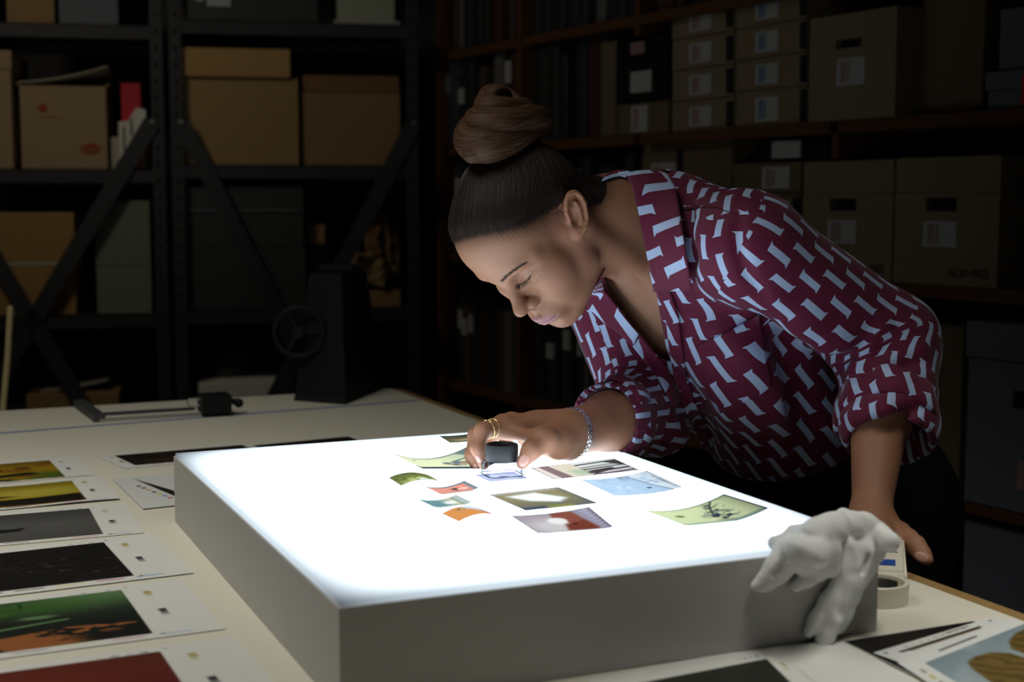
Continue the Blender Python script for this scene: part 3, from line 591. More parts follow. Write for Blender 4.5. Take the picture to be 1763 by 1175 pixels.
cbox(S, 'flat_box', 'shallow bright tan box lying on top of the large plain carton', 'box', (304, 500, 83, 131), mat('bright_tan_board', (.50, .32, .13), .8, var=.05), .36, off=.02, zb=B3+d[1]+.001)
t, d = cbox(S, 'carton', 'darker brown carton right of the large plain tan carton', 'box', (521, 690, 160, 283), M['tan2'], .38, zb=B3, off=.06)
child_box(t, 'folded_flap', (0, .012, d[1]+.028), (d[0]*.98, .006, .056), mat('dark_brown_board', (.24, .13, .06), .8), rot=Matrix.Rotation(-.35, 3, 'X'))  # flap is a darker brown than the carton below
paper_fan('loose_paper', 'grey papers lying on the darker brown carton', d[3]+STEEL.n*.12+np.array([-.02, 0, d[1]+.01]), STEEL.ang, .2, .2, .02, M['paper_dim'])
t, d = cbox(S, 'equipment_case', 'wide charcoal case resting on the shelf behind the second brace', 'case', (318, 528, 428, 536), M['charcoal'], .36, zb=B2)
t2, d2 = cbox(S, 'equipment_case', 'wide charcoal case stacked on top of another charcoal case', 'case', (316, 524, 322, 426), M['charcoal'], .36, zb=B2+d[1]+.001)
child_box(t2, 'trim_strip', (0, -.004, d2[1]*.62), (d2[0]*.9, .006, .006), M['bluegrey'])
cbox(S, 'small_carton', 'small brown carton beside the stacked charcoal cases', 'box', (529, 560, 388, 420), M['tan2'], .14, off=.09, zb=B2+.20)
cbox(S, 'dark_box', 'black box under the small brown carton', 'box', (530, 566, 421, 536), M['black'], .18, off=.08, zb=B2)
b_ = [o for o in C.objects if o.get('label') == 'small brown carton beside the stacked charcoal cases'][0]; b_.location.z = B2+[o for o in C.objects if o.get('label') == 'black box under the small brown carton'][0].children[0].dimensions.z+.001
def crumple(name, label, px, py, sz, m, seed, z, off=.10, cat='paper'):
    r = np.random.RandomState(seed); me = bpy.data.meshes.new(name); bm = bmesh.new(); bmesh.ops.create_icosphere(bm, subdivisions=3, radius=1)
    for v in bm.verts:
        k = 1+.35*math.sin(7*v.co.x+seed)*math.sin(6*v.co.y+2*seed)+.22*(r.rand()-.5); v.co = Vector((v.co.x*sz[0]*k, v.co.y*sz[1]*k, max(-.72, v.co.z)*sz[2]*k))
    zm = min(v.co.z for v in bm.verts)
    for v in bm.verts: v.co.z -= zm
    bm.to_mesh(me); bm.free(); ob = link(name, me, None, m); run, _ = STEEL.hit(px, py, off); P = STEEL.pt(run, z, off); ob.location = tuple(P); ob.rotation_euler = (0, 0, STEEL.ang+seed*.3); return tag(ob, label, cat)
cbox(S, 'paper_stack', 'stack of old papers below the crumpled brown wrappers', 'papers', (582, 690, 500, 536), M['tan2'], .3, zb=B2, off=.05)
zt = B2+.062
crumple('crumpled_wrapper', 'crumpled tan wrapping paper slumped on the old paper stack', 628, 470, (.075, .09, .055), mat('tan_wrap', (.30, .20, .11), .9), 3, zt)
crumple('crumpled_wrapper', 'taller crumpled brown wrapping paper at the back of the stack', 655, 440, (.05, .05, .12), mat('brown_wrap', (.24, .14, .07), .9), 5, zt, .22)
crumple('crumpled_wrapper', 'small grey crumpled paper at the front of the stack', 596, 500, (.035, .04, .03), M['paper_dim'], 8, zt, .055)
t, d = cbox(S, 'mount_board', 'white mount board lying on the low shelf behind the table', 'board', (342, 506, 658, 690), M['white'], .40, off=.03, zb=B1+.001)
child_box(t, 'board_edge', (.02, .42, d[1]+.004), (d[0]*.9, .02, .008), mat('ochre_edge', (.48, .29, .06), .7))
b = MB(); run, z = STEEL.hit(345, 570, .2)
for k in range(5): b.tube([(.075*math.cos(a), .075*math.sin(a)*.9, .01+k*.016) for a in np.linspace(0, 6.283, 25)[:-1]], .0085, 8, True)
o = b.build('cable_coil', M['charcoal'], None, True); o.location = tuple(STEEL.pt(run+.08, B1+.055, .22)); tag(o, 'black coiled cable on the low shelf of the second unit', 'cable')

# ------------------------------------------------------------------ the wooden bookcase along the right wall
K = BOOKS; BD = .36
zK = dict(a=K.hit(1000, 44)[1], b=K.hit(1340, 215)[1], c=K.hit(1640, 494)[1]); zK['d'] = zK['c']-.42; zK['e'] = .08; zK['t'] = zK['a']+.42
print('shelf heights', zK)
RUN0, RUN1 = -.95, 2.12
dv = [RUN0]+sorted([K.hit(px, 250)[0] for px in (1432, 1095, 893)])+[RUN1]
bc = thing('bookcase', 'long dark oak bookcase full of archive boxes and books behind the woman', 'bookcase', K.pt(0, 0), K.ang)
# local frame: +x runs along the case away from the viewer, -y into the case
def kbox(name, r0, r1, o0, o1, z0, z1, m): child_box(bc, name, ((r0+r1)/2, -(o0+o1)/2, (z0+z1)/2), (abs(r1-r0), abs(o1-o0), z1-z0), m, bev=.0)
for i, r in enumerate(dv):
    if i == 1: kbox('shelf_bracket', r-.011, r+.011, .01, BD-.04, K.hit(1432, 273)[1], zK['b']-.027, M['shelfwood'])
    elif i == 2: kbox('upright', r-.011, r+.011, 0, BD, K.hit(1095, 62)[1], 2.55, M['shelfwood'])
    else: kbox('upright', r-.011, r+.011, 0, BD, 0, 2.55, M['shelfwood'])
for k, z in zK.items():
    for i in range(len(dv)-1): kbox('shelf_board', dv[i]+.011, dv[i+1]-.011, .004, BD, z-.026, z, M['shelfwood'])
kbox('top_board', RUN0, RUN1, 0, BD, 2.55, 2.58, M['shelfwood']); kbox('back_panel', RUN0, RUN1, BD, BD+.01, 0, 2.58, M['hole'])
lab = lambda *a: (*a, (M['label'], M['label_pink'])); labb = lambda *a: (*a, (M['label'], M['label_blue']))
def stack(px0, px1, z, tops, names, m, depth=.32, off=.03, gap=True):
    zb = z; 
    for (yt, yb, label, kw) in names:
        t, d = cbox(K, 'archive_box', label, 'box', (px0, px1, yt, yb), m, depth, off=off, zb=zb, **kw)
        zb += d[1]+.002
A_lab = dict(labels=(lab(.30, .2, .66, .85), (.90, .12, 1.0, .9, (M['hole'],))))  # last entry is a dark strip: painted shade of the handle gap, no label
stack(1157, 1262, zK['b'], None, [(172, 222, 'bottom archive box of the left stack on the long shelf', A_lab), (117, 165, 'second archive box up in the left stack on the long shelf', A_lab), (62, 113, 'third archive box up in the left stack on the long shelf', A_lab), (4, 58, 'fourth archive box up in the left stack on the long shelf', A_lab)], M['archive'])
B_lab = dict(labels=(labb(.30, .2, .62, .85), (.92, .08, 1.0, .92, (M['hole'],))))  # the dark end strip paints a shaded handle gap, not a label
stack(1266, 1388, zK['b'], None, [(154, 209, 'bottom archive box in the stack beside the tall hand-holed box', B_lab), (98, 150, 'second archive box up beside the tall hand-holed box', B_lab), (42, 95, 'third archive box up beside the tall hand-holed box', B_lab), (-18, 38, 'topmost archive box in view beside the tall hand-holed box', B_lab)], M['archive'])
cbox(K, 'storage_box', 'tall pale box with a black hand hole and label at the top right', 'box', (1392, 1540, 22, 200), M['archive'], .33, off=-.02, zb=zK['b'], hole=(.46, .72, .30, .085), labels=(lab(.34, .42, .66, .68),))
t0 = [o for o in C.objects if str(o.get('label')).startswith('tall pale box')][0]
cbox(K, 'storage_box', 'long brown box right of the tall hand-holed box', 'box', (1582, 1690, -20, 190), M['archive2'], .33, off=.06, zb=zK['b'])
t, d = cbox(K, 'archive_box', 'lower blue grey box at the right edge of the long shelf', 'box', (1700, 1800, 120, 182), M['bluegrey'], .3, off=.03, zb=zK['b'], lid=(.035, .004, None), labels=((.62, .15, .68, .9, (M['red'],)),))
cbox(K, 'archive_box', 'upper blue grey box at the right edge of the long shelf', 'box', (1720, 1820, 10, 85), M['bluegrey'], .3, off=.04, zb=zK['b']+d[1]+.003)
t, d = cbox(K, 'archive_box', 'low brown box under the black box with the square label', 'box', (1062, 1150, 176, 226), M['archive2'], .3, off=.03, zb=zK['b'], labels=(lab(.3, .1, .62, .9), ))
t, d = cbox(K, 'dark_box', 'black box with a pale square label on the long shelf', 'box', (1060, 1150, 66, 175), M['black'], .28, off=.02, zb=zK['b']+d[1]+.002, labels=((.30, .52, .70, .86, (M['label'],)), (.30, .05, .56, .24, (M['label_pink'],))))
cbox(K, 'ledger', 'tall tan ledger standing left of the black labelled box', 'book', (1034, 1060, 72, 228), M['archive2'], .28, off=.02, zb=zK['b'])
# banker boxes on the lower shelf
acid = (('ACID FREE', .74, .90, .085, M['ink']),)
cbox(K, 'storage_box', 'lidded box marked ACID FREE with hand hole, nearer the right edge', 'box', (1537, 1716, 270, 497), M['archive'], .33, off=.02, zb=zK['c'], lid=(.072, .0, None), hole=(.46, .63, .30, .105), labels=(lab(.30, .50, .62, .70),), letters=acid)
cbox(K, 'storage_box', 'lidded box with hand hole half hidden behind the woman\'s shoulder', 'box', (1380, 1534, 277, 480), M['archive'], .33, off=.02, zb=zK['c'], lid=(.072, .0, None), hole=(.46, .63, .30, .105), labels=(lab(.30, .50, .62, .70),), letters=acid)
t, d = cbox(K, 'archive_box', 'lower brown box behind the shirt collar on the lower shelf', 'box', (1262, 1378, 390, 480), M['archive2'], .3, off=.03, zb=zK['c'], labels=(lab(.5, .2, .85, .8),))
t2, d2 = cbox(K, 'archive_box', 'middle brown box of the stack behind the shirt collar', 'box', (1262, 1378, 334, 390), M['archive2'], .3, off=.03, zb=zK['c']+d[1]+.002, labels=(lab(.45, .2, .85, .8), (.9, .1, 1, .9, (M['hole'],))))  # dark strip at the end is the handle gap's shade, painted
cbox(K, 'archive_box', 'top brown box of the stack behind the shirt collar', 'box', (1262, 1378, 280, 332), M['archive2'], .3, off=.03, zb=zK['c']+d[1]+d2[1]+.004, labels=(lab(.45, .15, .85, .85),))
zz = zK['c']+d[1]+d2[1]+.006+[o for o in C.objects if str(o.get('label')).startswith('top brown box of')][0].children[0].dimensions.z
cbox(K, 'dark_box', 'black box with a white label on top of the brown box stack', 'box', (1300, 1424, 242, 276), M['black'], .26, off=.03, zb=zz+.002, labels=((.25, .0, .65, .9, (M['label'],)),))
cbox(K, 'archive_box', 'dark brown box with pale label above the woman\'s shoulder', 'box', (1104, 1258, 246, 400), M['archive2'], .3, off=.04, zb=zK['c'], labels=(lab(.12, .15, .4, .45), (.42, .05, .48, .5, (M['hole'],))))  # narrow dark strip is a painted gap, not a label
# bottom shelf
cbox(K, 'storage_box', 'brown box on the low shelf beside the rolled sleeve', 'box', (1560, 1652, 560, 775), M['archive2'], .3, off=.02, zb=zK['d'])
cbox(K, 'storage_box', 'grey lidded box with hand hole on the low shelf at right edge', 'box', (1662, 1830, 560, 805), M['bluegrey'], .33, off=.0, zb=zK['d'], lid=(.07, .005, None), hole=(.62, .60, .28, .1), labels=((.56, .72, .70, .88, (M['label_pink'],)),))
cbox(K, 'storage_box', 'second grey box standing below the grey lidded box on the bottom shelf', 'box', (1655, 1830, 850, 1060), M['bluegrey'], .3, off=.03, zb=zK['e'])
cbox(K, 'storage_box', 'brown box hidden low behind the leaning arm', 'box', (1440, 1550, 560, 780), M['archive2'], .3, off=.03, zb=zK['d'])
# rows of books: each a closed block with a rounded spine, copied along the shelves
bookmats = [mat('spine_%s' % n, c, .7) for n, c in (('black', (.02, .02, .024)), ('maroon', (.06, .018, .022)), ('brown', (.08, .05, .025)), ('grey', (.14, .14, .15)), ('tan', (.20, .15, .08)), ('navy', (.02, .026, .05)))]
protos = []
for m in bookmats:
    V = []; F = []; n = 6
    prof = [(-.5, .10), (-.46, .03), (-.25, .0), (.25, .0), (.46, .03), (.5, .10), (.5, 1), (-.5, 1)]
    V = [(x, y, z) for z in (0, 1) for x, y in prof]; k = len(prof)
    F = [tuple(range(k))[::-1], tuple(range(k, 2*k))]+[(i, (i+1) % k, (i+1) % k+k, i+k) for i in range(k)]
    me = pmesh('book', V, F); me.materials.append(m); protos.append(me)
labmesh = pmesh('spine_label', [(-.36, -.012, .62), (.36, -.012, .62), (.36, -.012, .84), (-.36, -.012, .84), (-.36, .03, .62), (.36, .03, .62), (.36, .03, .84), (-.36, .03, .84)], [(0, 1, 2, 3), (5, 4, 7, 6), (0, 3, 7, 4), (1, 5, 6, 2), (3, 2, 6, 7), (0, 4, 5, 1)]); labmesh.materials.append(M['label'])
br = random.Random(11)
ORD = 'first second third fourth fifth sixth seventh eighth ninth tenth eleventh twelfth thirteenth fourteenth fifteenth sixteenth seventeenth eighteenth nineteenth twentieth'.split()
COLS = ('black', 'maroon', 'brown', 'grey', 'tan', 'navy')
def row(r0, r1, z, hmax, noun, where, group, wide=(.028, .06), lab_p=.3, mats=(0, 0, 1, 2, 3, 5)):
    r = r1; k = 0                                 # r1 > r0; viewer's left is larger run
    while r-.03 > r0 and k < len(ORD):
        w = br.uniform(*wide); h = hmax*br.uniform(.72, 1.); dp = br.uniform(.2, .27)
        if r-w < r0: break
        c = br.choice(mats); o = bpy.data.objects.new('book', protos[c]); C.objects.link(o); off = br.uniform(.02, .05)
        o.location = tuple(K.pt(r-w/2, z+.0005, off)); o.rotation_euler = (0, 0, math.atan2(K.n[1], K.n[0])-math.pi/2); o.scale = (w*.96, dp, h)
        lb_ = br.random() < lab_p
        tag(o, '%s %s %s from the left %s' % (ORD[k], COLS[c], noun, where), 'book', group)
        if lb_: link('spine_label', labmesh, o)
        r -= w+.001; k += 1
rr = lambda px: K.hit(px, 250)[0]
g = 'dark books on the bookcase'
row(dv[3]+.015, RUN1-.015, zK['a'], .30, 'book', 'on the top shelf at the bookcase far end', g)
row(dv[2]+.015, dv[3]-.015, zK['a'], .30, 'binder', 'on the top shelf above the hair bun', 'binders above the hair bun', wide=(.05, .08), lab_p=.5, mats=(0, 3, 3, 0, 5))
row(dv[1]+.015, dv[2]-.015, zK['a'], .28, 'book', 'on the top shelf above the archive boxes', g)
row(dv[3]+.015, RUN1-.015, zK['b'], .30, 'book', 'on the long shelf left of the hair bun', g)
row(rr(1034)+.005, dv[3]-.015, zK['b'], .33, 'tall volume', 'on the long shelf right of the bun', g, wide=(.04, .09), lab_p=.1, mats=(0, 0, 0, 1, 5))
row(dv[3]+.015, RUN1-.015, zK['c'], .30, 'book', 'on the lower shelf left of the forehead', g)
row(rr(1100)+.02, dv[3]-.015, zK['c'], .30, 'book', 'on the lower shelf behind the head', g)
row(dv[3]+.015, RUN1-.015, zK['d'], .28, 'book', 'on the low shelf behind the far table corner', g)
row(dv[2]+.015, dv[3]-.015, zK['d'], .28, 'book', 'on the low shelf below the face', g)

# ------------------------------------------------------------------ equipment on the far end of the table
hz = TZ+.0006
P1, P2, P3 = onz(505, 690, hz), onz(595, 697, hz), onz(660, 670, hz); P4 = P1+P3-P2
cen = (P1+P3)/2; hd = thing('enlarger_stand', 'black tapered metal stand with a round hand wheel at the far end of the table', 'equipment', (cen[0], cen[1], hz))
V = []
for (k, z) in ((1., 0), (.96, .012), (.80, .15), (.62, .26)):
    for P in (P1, P2, P3, P4): V.append(((P[0]-cen[0])*k, (P[1]-cen[1])*k, z))
F = [(0, 3, 2, 1), (12, 13, 14, 15)]+[(4*l+i, 4*l+(i+1) % 4, 4*l+4+(i+1) % 4, 4*l+4+i) for l in range(3) for i in range(4)]
link('hood', pmesh('hood', V, F), hd, M['black'])
wc = at(515, 572, cen[1]-.10)-np.array([cen[0], cen[1], hz])
b = MB(); b.tube([(wc[0]+.05*math.cos(a), wc[1], wc[2]+.05*math.sin(a)) for a in np.linspace(0, 6.2832, 33)[:-1]], .006, 8, True)
for k in range(3): b.tube([(wc[0], wc[1], wc[2]), (wc[0]+.05*math.cos(k*2.09), wc[1], wc[2]+.05*math.sin(k*2.09))], .004, 6)
b.cyl((wc[0], wc[1]-.012, wc[2]), (wc[0], wc[1]+.06, wc[2]), .012); b.build('hand_wheel', M['black'], hd, True)
b = MB(); b.box((0, 0, .268), (.07, .06, .016), bev=.003); b.build('top_plate', M['black'], hd)
# easel rail with its clamp
a0, a1 = onz(136, 700, hz), onz(172, 727, hz); r1a, r1b = onz(176, 716, hz), onz(336, 706, hz); r2a, r2b = onz(172, 727, hz), onz(345, 716, hz)
ea = thing('easel_frame', 'flat metal easel frame with a dark end bar beside the blue tape', 'equipment', (a1[0], a1[1], hz))
def relbar(name, p, q, w, h, m):
    p = np.array(p)-np.array([a1[0], a1[1], hz]); q = np.array(q)-np.array([a1[0], a1[1], hz]); d = q-p; c = (p+q)/2
    b = MB(); b.box((c[0], c[1], h/2), (np.linalg.norm(d[:2]), w, h), rz=math.atan2(d[1], d[0]), bev=.001); b.build(name, m, ea)
relbar('end_bar', a0, a1, .022, .014, M['charcoal']); relbar('rail', r1a, r1b, .004, .006, M['dark_metal']); relbar('rail', r2a, r2b, .004, .006, M['steel'])
cl = onz(366, 718, hz); ck = thing('clamp_block', 'small black clamp block with rings sitting on the easel rails', 'clamp', (cl[0], cl[1]+.02, hz+.0065), TA)
b = MB(); b.box((0, 0, .0165), (.056, .05, .033), bev=.002); b.build('body', M['black'], ck)
b = MB()
for k in range(9): b.box((-.024+k*.006, 0, .034), (.003, .046, .003))
b.build('cooling_ribs', M['black'], ck)
b = MB(); b.tube([(-.038+.014*math.cos(a), 0, .02+.008*math.sin(a)) for a in np.linspace(0, 6.2832, 21)[:-1]], .0018, 6, True); b.build('wire_loop', M['steel'], ck, True)
b = MB(); b.cyl((.028, 0, .02), (.044, 0, .016), .006); b.ball((.047, 0, .014), .009); b.build('knob', M['black'], ck, True)
b = MB(); b.tube([(.043, 0, .022), (.048, .002, .031), (.053, 0, .026)], .002, 6); b.build('wire_clip', M['steel'], ck, True)
# ------------------------------------------------------------------ signed-distance sculpting: primitives, smooth joins, surface nets
def N_(v): v = np.asarray(v, float); return v/np.linalg.norm(v)
class Field:
    def __init__(s): s.ops = []
    def cap(s, a, b, ra, rb=None, k=.01, sub=False):
        a = np.asarray(a, float); b = np.asarray(b, float); rb = ra if rb is None else rb; ba = b-a; L = max(ba@ba, 1e-12)
        def f(P):
            h = np.clip(((P-a)@ba)/L, 0, 1); return np.linalg.norm(P-a-h[..., None]*ba, axis=-1)-(ra+(rb-ra)*h)
        r = max(ra, rb); s.ops.append((f, k, sub, np.minimum(a, b)-r, np.maximum(a, b)+r)); return s
    def chain(s, pts, rs, k=.01, sub=False):
        for i in range(len(pts)-1): s.cap(pts[i], pts[i+1], rs[i], rs[i+1], k, sub)
        return s
    def ell(s, c, r, R=None, k=.01, sub=False):
        c = np.asarray(c, float); r = np.asarray(r, float); R_ = np.eye(3) if R is None else np.asarray(R, float)   # columns: axes
        def f(P):
            q = (P-c)@R_; k0 = np.linalg.norm(q/r, axis=-1); k1 = np.linalg.norm(q/(r*r), axis=-1)+1e-9; return k0*(k0-1)/k1
        e = np.sqrt(((R_*r)**2).sum(1)); s.ops.append((f, k, sub, c-e, c+e)); return s
    def half(s, p, n, k=.004):
        """cut away everything on the side n points to"""
        p = np.asarray(p, float); n = N_(n); s.ops.append((lambda P: -((P-p)@n), k, 'sub', None, None)); return s
    def warp(s, g): s.ops.append((g, 0, 'add', None, None)); return s
    @staticmethod
    def mix(d, e, k, sub):
        if sub == 'add': return d+e
        if sub: 
            h = np.clip(.5-.5*(d+e)/max(k, 1e-6), 0, 1); return d*(1-h)-e*h+k*h*(1-h)
        h = np.clip(.5+.5*(e-d)/max(k, 1e-6), 0, 1); return e*(1-h)+d*h-k*h*(1-h)
    def eval(s, P):
        d = np.full(P.shape[:-1], 10.)
        for f, k, sub, lo, hi in s.ops: d = Field.mix(d, f(P), k, sub)
        return d
    def mesh(s, lo, hi, h, O=None, G=None):
        """grid box lo..hi in the frame (origin O, axes in the columns of G); returns world vertices, quads"""
        O = np.zeros(3) if O is None else np.asarray(O, float); G = np.eye(3) if G is None else G
        lo = np.asarray(lo, float); n = np.ceil((np.asarray(hi)-lo)/h).astype(int)+1
        D = np.full(n, 10., np.float32); ax = [lo[i]+h*np.arange(n[i]) for i in range(3)]
        for f, k, sub, a, b in s.ops:
            if a is None: i0 = np.zeros(3, int); i1 = n.copy()
            else:
                cs = np.array([[x, y, z] for x in (a[0], b[0]) for y in (a[1], b[1]) for z in (a[2], b[2])]); q = (cs-O)@G; m = k+3*h
                i0 = np.clip(np.floor((q.min(0)-m-lo)/h).astype(int), 0, n); i1 = np.clip(np.ceil((q.max(0)+m-lo)/h).astype(int)+1, 0, n)
            if (i1 <= i0).any(): continue
            sl = tuple(slice(i0[i], i1[i]) for i in range(3))
            if sub == 'add' or a is None:
                d0 = D[sl]; msk = np.abs(d0) < .03
                X, Y, Z = np.where(msk); P = np.stack([ax[0][i0[0]+X], ax[1][i0[1]+Y], ax[2][i0[2]+Z]], -1)@G.T+O
                d0[msk] = Field.mix(d0[msk], f(P), k, sub)
                if a is None and sub != 'add':
                    inn = d0 <= -.03
                    X, Y, Z = np.where(inn); P = np.stack([ax[0][i0[0]+X], ax[1][i0[1]+Y], ax[2][i0[2]+Z]], -1)@G.T+O
                    d0[inn] = Field.mix(d0[inn], f(P), k, sub)
                D[sl] = d0; continue
            P = np.stack(np.meshgrid(*[ax[i][sl[i]] for i in range(3)], indexing='ij'), -1)@G.T+O
            D[sl] = Field.mix(D[sl], f(P), k, sub)
        V, Q = nets(D); V = lo+V*h
        return V@G.T+O, Q
def nets(D):
    s = D < 0; nx, ny, nz = D.shape
    cnt = np.zeros((nx-1, ny-1, nz-1), np.uint8)
    for a in (0, 1):
        for b in (0, 1):
            for c in (0, 1): cnt += s[a:nx-1+a, b:ny-1+b, c:nz-1+c]
    I = np.argwhere((cnt > 0) & (cnt < 8)); idx = np.full(cnt.shape, -1, np.int64); idx[tuple(I.T)] = np.arange(len(I))
    co = [(a, b, c) for a in (0, 1) for b in (0, 1) for c in (0, 1)]; val = [D[I[:, 0]+a, I[:, 1]+b, I[:, 2]+c] for a, b, c in co]
    pos = np.zeros((len(I), 3)); w = np.zeros(len(I))
    for p in range(8):
        for q in range(p+1, 8):
            if sum(abs(co[p][i]-co[q][i]) for i in range(3)) != 1: continue
            x = (val[p] < 0) != (val[q] < 0); t = np.where(x, val[p]/(val[p]-val[q]+1e-20), 0)
            pos[x] += (np.array(co[p])+t[:, None]*(np.array(co[q])-np.array(co[p])))[x]; w[x] += 1
    V = I+pos/w[:, None]; Q = []
    def quads(x, s0, a, b, c, d):
        k = x & (a >= 0) & (b >= 0) & (c >= 0) & (d >= 0); f = s0[k]
        q = np.stack([a[k], b[k], c[k], d[k]], -1); q[~f] = q[~f][:, ::-1]; Q.append(q)
    quads(s[:-1, 1:-1, 1:-1] != s[1:, 1:-1, 1:-1], s[:-1, 1:-1, 1:-1], idx[:, :-1, :-1], idx[:, 1:, :-1], idx[:, 1:, 1:], idx[:, :-1, 1:])
    quads(s[1:-1, :-1, 1:-1] != s[1:-1, 1:, 1:-1], s[1:-1, :-1, 1:-1], idx[:-1, :, :-1], idx[:-1, :, 1:], idx[1:, :, 1:], idx[1:, :, :-1])
    quads(s[1:-1, 1:-1, :-1] != s[1:-1, 1:-1, 1:], s[1:-1, 1:-1, :-1], idx[:-1, :-1, :], idx[1:, :-1, :], idx[1:, 1:, :], idx[:-1, 1:, :])
    return V, np.concatenate(Q)
def relax(V, Q, it=2, lam=.5):
    n = len(V); e = np.concatenate([Q[:, [0, 1]], Q[:, [1, 2]], Q[:, [2, 3]], Q[:, [3, 0]]]); a, b = np.r_[e[:, 0], e[:, 1]], np.r_[e[:, 1], e[:, 0]]
    w = np.bincount(a, minlength=n).astype(float)
    for _ in range(it):
        S_ = np.stack([np.bincount(a, V[b, i], n) for i in range(3)], -1); V = V+lam*(S_/np.maximum(w, 1)[:, None]-V)
    return V
def compact(V, Q, keep):
    Q = Q[keep]; u, inv = np.unique(Q, return_inverse=True); return V[u], inv.reshape(-1, 4), u
def march(field, px, py, Y0, Y1, off=0.):
    """first point along the pixel rays where the field equals off (a real surface point)"""
    px = np.atleast_1d(np.asarray(px, float)); py = np.atleast_1d(np.asarray(py, float))
    d = np.stack([ray(x, y) for x, y in zip(px, py)]); d = d/d[:, 1:2]; t = np.full(len(px), Y0)
    hit = np.zeros(len(px), bool)
    for _ in range(90):
        P = CAM+d*t[:, None]; v = field.eval(P)-off; hit |= np.abs(v) < 3e-4; t = np.where(hit, t, t+np.clip(v, -.02, .05)*.8)
    hit &= (t < Y1) & (t > Y0-.05); P = CAM+d*t[:, None]
    return P, hit
def wnoise(P, f, seed):
    r = np.random.RandomState(seed); o = np.zeros(P.shape[:-1])
    for _ in range(5): k = N_(r.randn(3))*f*r.uniform(.6, 1.4); o += np.sin(P@k+r.uniform(0, 6.28))
    return o/5
# ------------------------------------------------------------------ the person
R0 = np.array([[-0.36657224, 0.60515555, -0.70669057], [-0.4864433, -0.77213727, -0.40887279], [-0.79309376, 0.19388348, 0.57741795]])
kY = 1.0437; HC = CAM+(np.array([.02904605, 1.69005882, 1.26810922])-CAM)*kY; HS = .9006599*kY
def Hd(x, y, z): return HC+HS*(R0@np.array([x, y, z], float))       # head frame: x forward, y her left, z up
def toH(P): return ((P-HC)@R0)/HS
def HE(F, c, r, k=.01, sub=False, R=None): return F.ell(Hd(*c), np.array(r)*HS, R0 if R is None else R0@R, k*HS, sub)
def HK(F, a, b, ra, rb=None, k=.01, sub=False): return F.cap(Hd(*a), Hd(*b), ra*HS, (ra if rb is None else rb)*HS, k*HS, sub)
def rotz(a): c, s = math.cos(a), math.sin(a); return np.array([[c, -s, 0], [s, c, 0], [0, 0, 1.]])
def roty(a): c, s = math.cos(a), math.sin(a); return np.array([[c, 0, s], [0, 1, 0], [-s, 0, c]])

# skeleton, in metres: measured from the photograph at the depth each joint stands at
NB = at(1125, 365, 1.86); WA = at(1390, 765, 2.02)
SHL = at(1292, 425, 1.73); SHR = at(1012, 420, 2.0)
EL = at(1527, 590, 1.80); WL = at(1499, 892, 1.62)
ER = at(1122, 705, 1.90); WR = at(978, 748, 1.69)
av = N_(NB-WA); Lv = N_(SHL-SHR); Lv = N_(Lv-av*(Lv@av)); nv = np.cross(Lv, av); BR_ = np.stack([nv, Lv, av], 1)
def Bd(n, l, a): return WA+nv*n+Lv*l+av*a
def toB(P): return (P-WA)@BR_
def BE(F, c, r, k=.02, R=None, sub=False): return F.ell(Bd(*c), r, BR_ if R is None else BR_@R, k, sub)
H0 = np.linalg.norm(NB-WA)
print('torso length', H0, 'upper arm', np.linalg.norm(SHL-EL), 'forearm', np.linalg.norm(EL-WL), 'R', np.linalg.norm(SHR-ER), np.linalg.norm(ER-WR), 'shoulders', np.linalg.norm(SHL-SHR), 'NB-H', toH(NB))

# ---- head, neck and chest
cran = Field()
HE(cran, (-.012, 0, .050), (.090, .071, .0735)); HE(cran, (.036, 0, .046), (.0545, .061, .0605), .025); HE(cran, (-.035, 0, .028), (.066, .068, .066), .02)
skin = Field(); skin.ops += cran.ops
HE(skin, (.030, 0, -.026), (.054, .054, .060), .03)
for s in (1, -1):
    HE(skin, (.048, .040*s, -.017), (.024, .024, .023), .02)                      # cheekbone
    HE(skin, (.044, .035*s, -.046), (.034, .023, .030), .02)                      # cheek
    HK(skin, (.012, .050*s, -.056), (.058, .020*s, -.088), .013, .012, .022)      # jaw line
    HK(skin, (.000, .058*s, -.010), (.012, .050*s, -.056), .014, .013, .022)
HE(skin, (.036, 0, -.066), (.038, .042, .028), .02)
HE(skin, (.070, 0, -.088), (.0175, .022, .0165), .016)                              # chin
HE(skin, (.079, 0, -.060), (.020, .030, .022), .014)                                # muzzle
for s in (1, -1):
    HK(skin, (.0800, .008*s, .023), (.0715, .033*s, .0285), .0085, .0080, .014); HK(skin, (.0715, .033*s, .0285), (.056, .050*s, .023), .0080, .0075, .014)   # brow
    HE(skin, (.086, .031*s, .006), (.015, .017, .0115), .012, sub=True)            # socket
    HE(skin, (.0640, .0310*s, .0045), (.0130, .0145, .0125), .004)                 # lidded eye
    HE(skin, (.062, .036*s, -.014), (.013, .017, .009), .012)                      # under the eye
HK(skin, (.0815, 0, .011), (.0985, 0, -.017), .0082, .0080, .009)                     # nose
HE(skin, (.1005, 0, -.0240), (.0135, .0108, .0100), .006)
for s in (1, -1):
    HE(skin, (.088, .0125*s, -.0295), (.0115, .0075, .0078), .004)
    HE(skin, (.0955, .0060*s, -.0365), (.0060, .0030, .0032), .003, sub=True)
HK(skin, (.094, 0, -.034), (.088, 0, -.044), .0045, .005, .006)
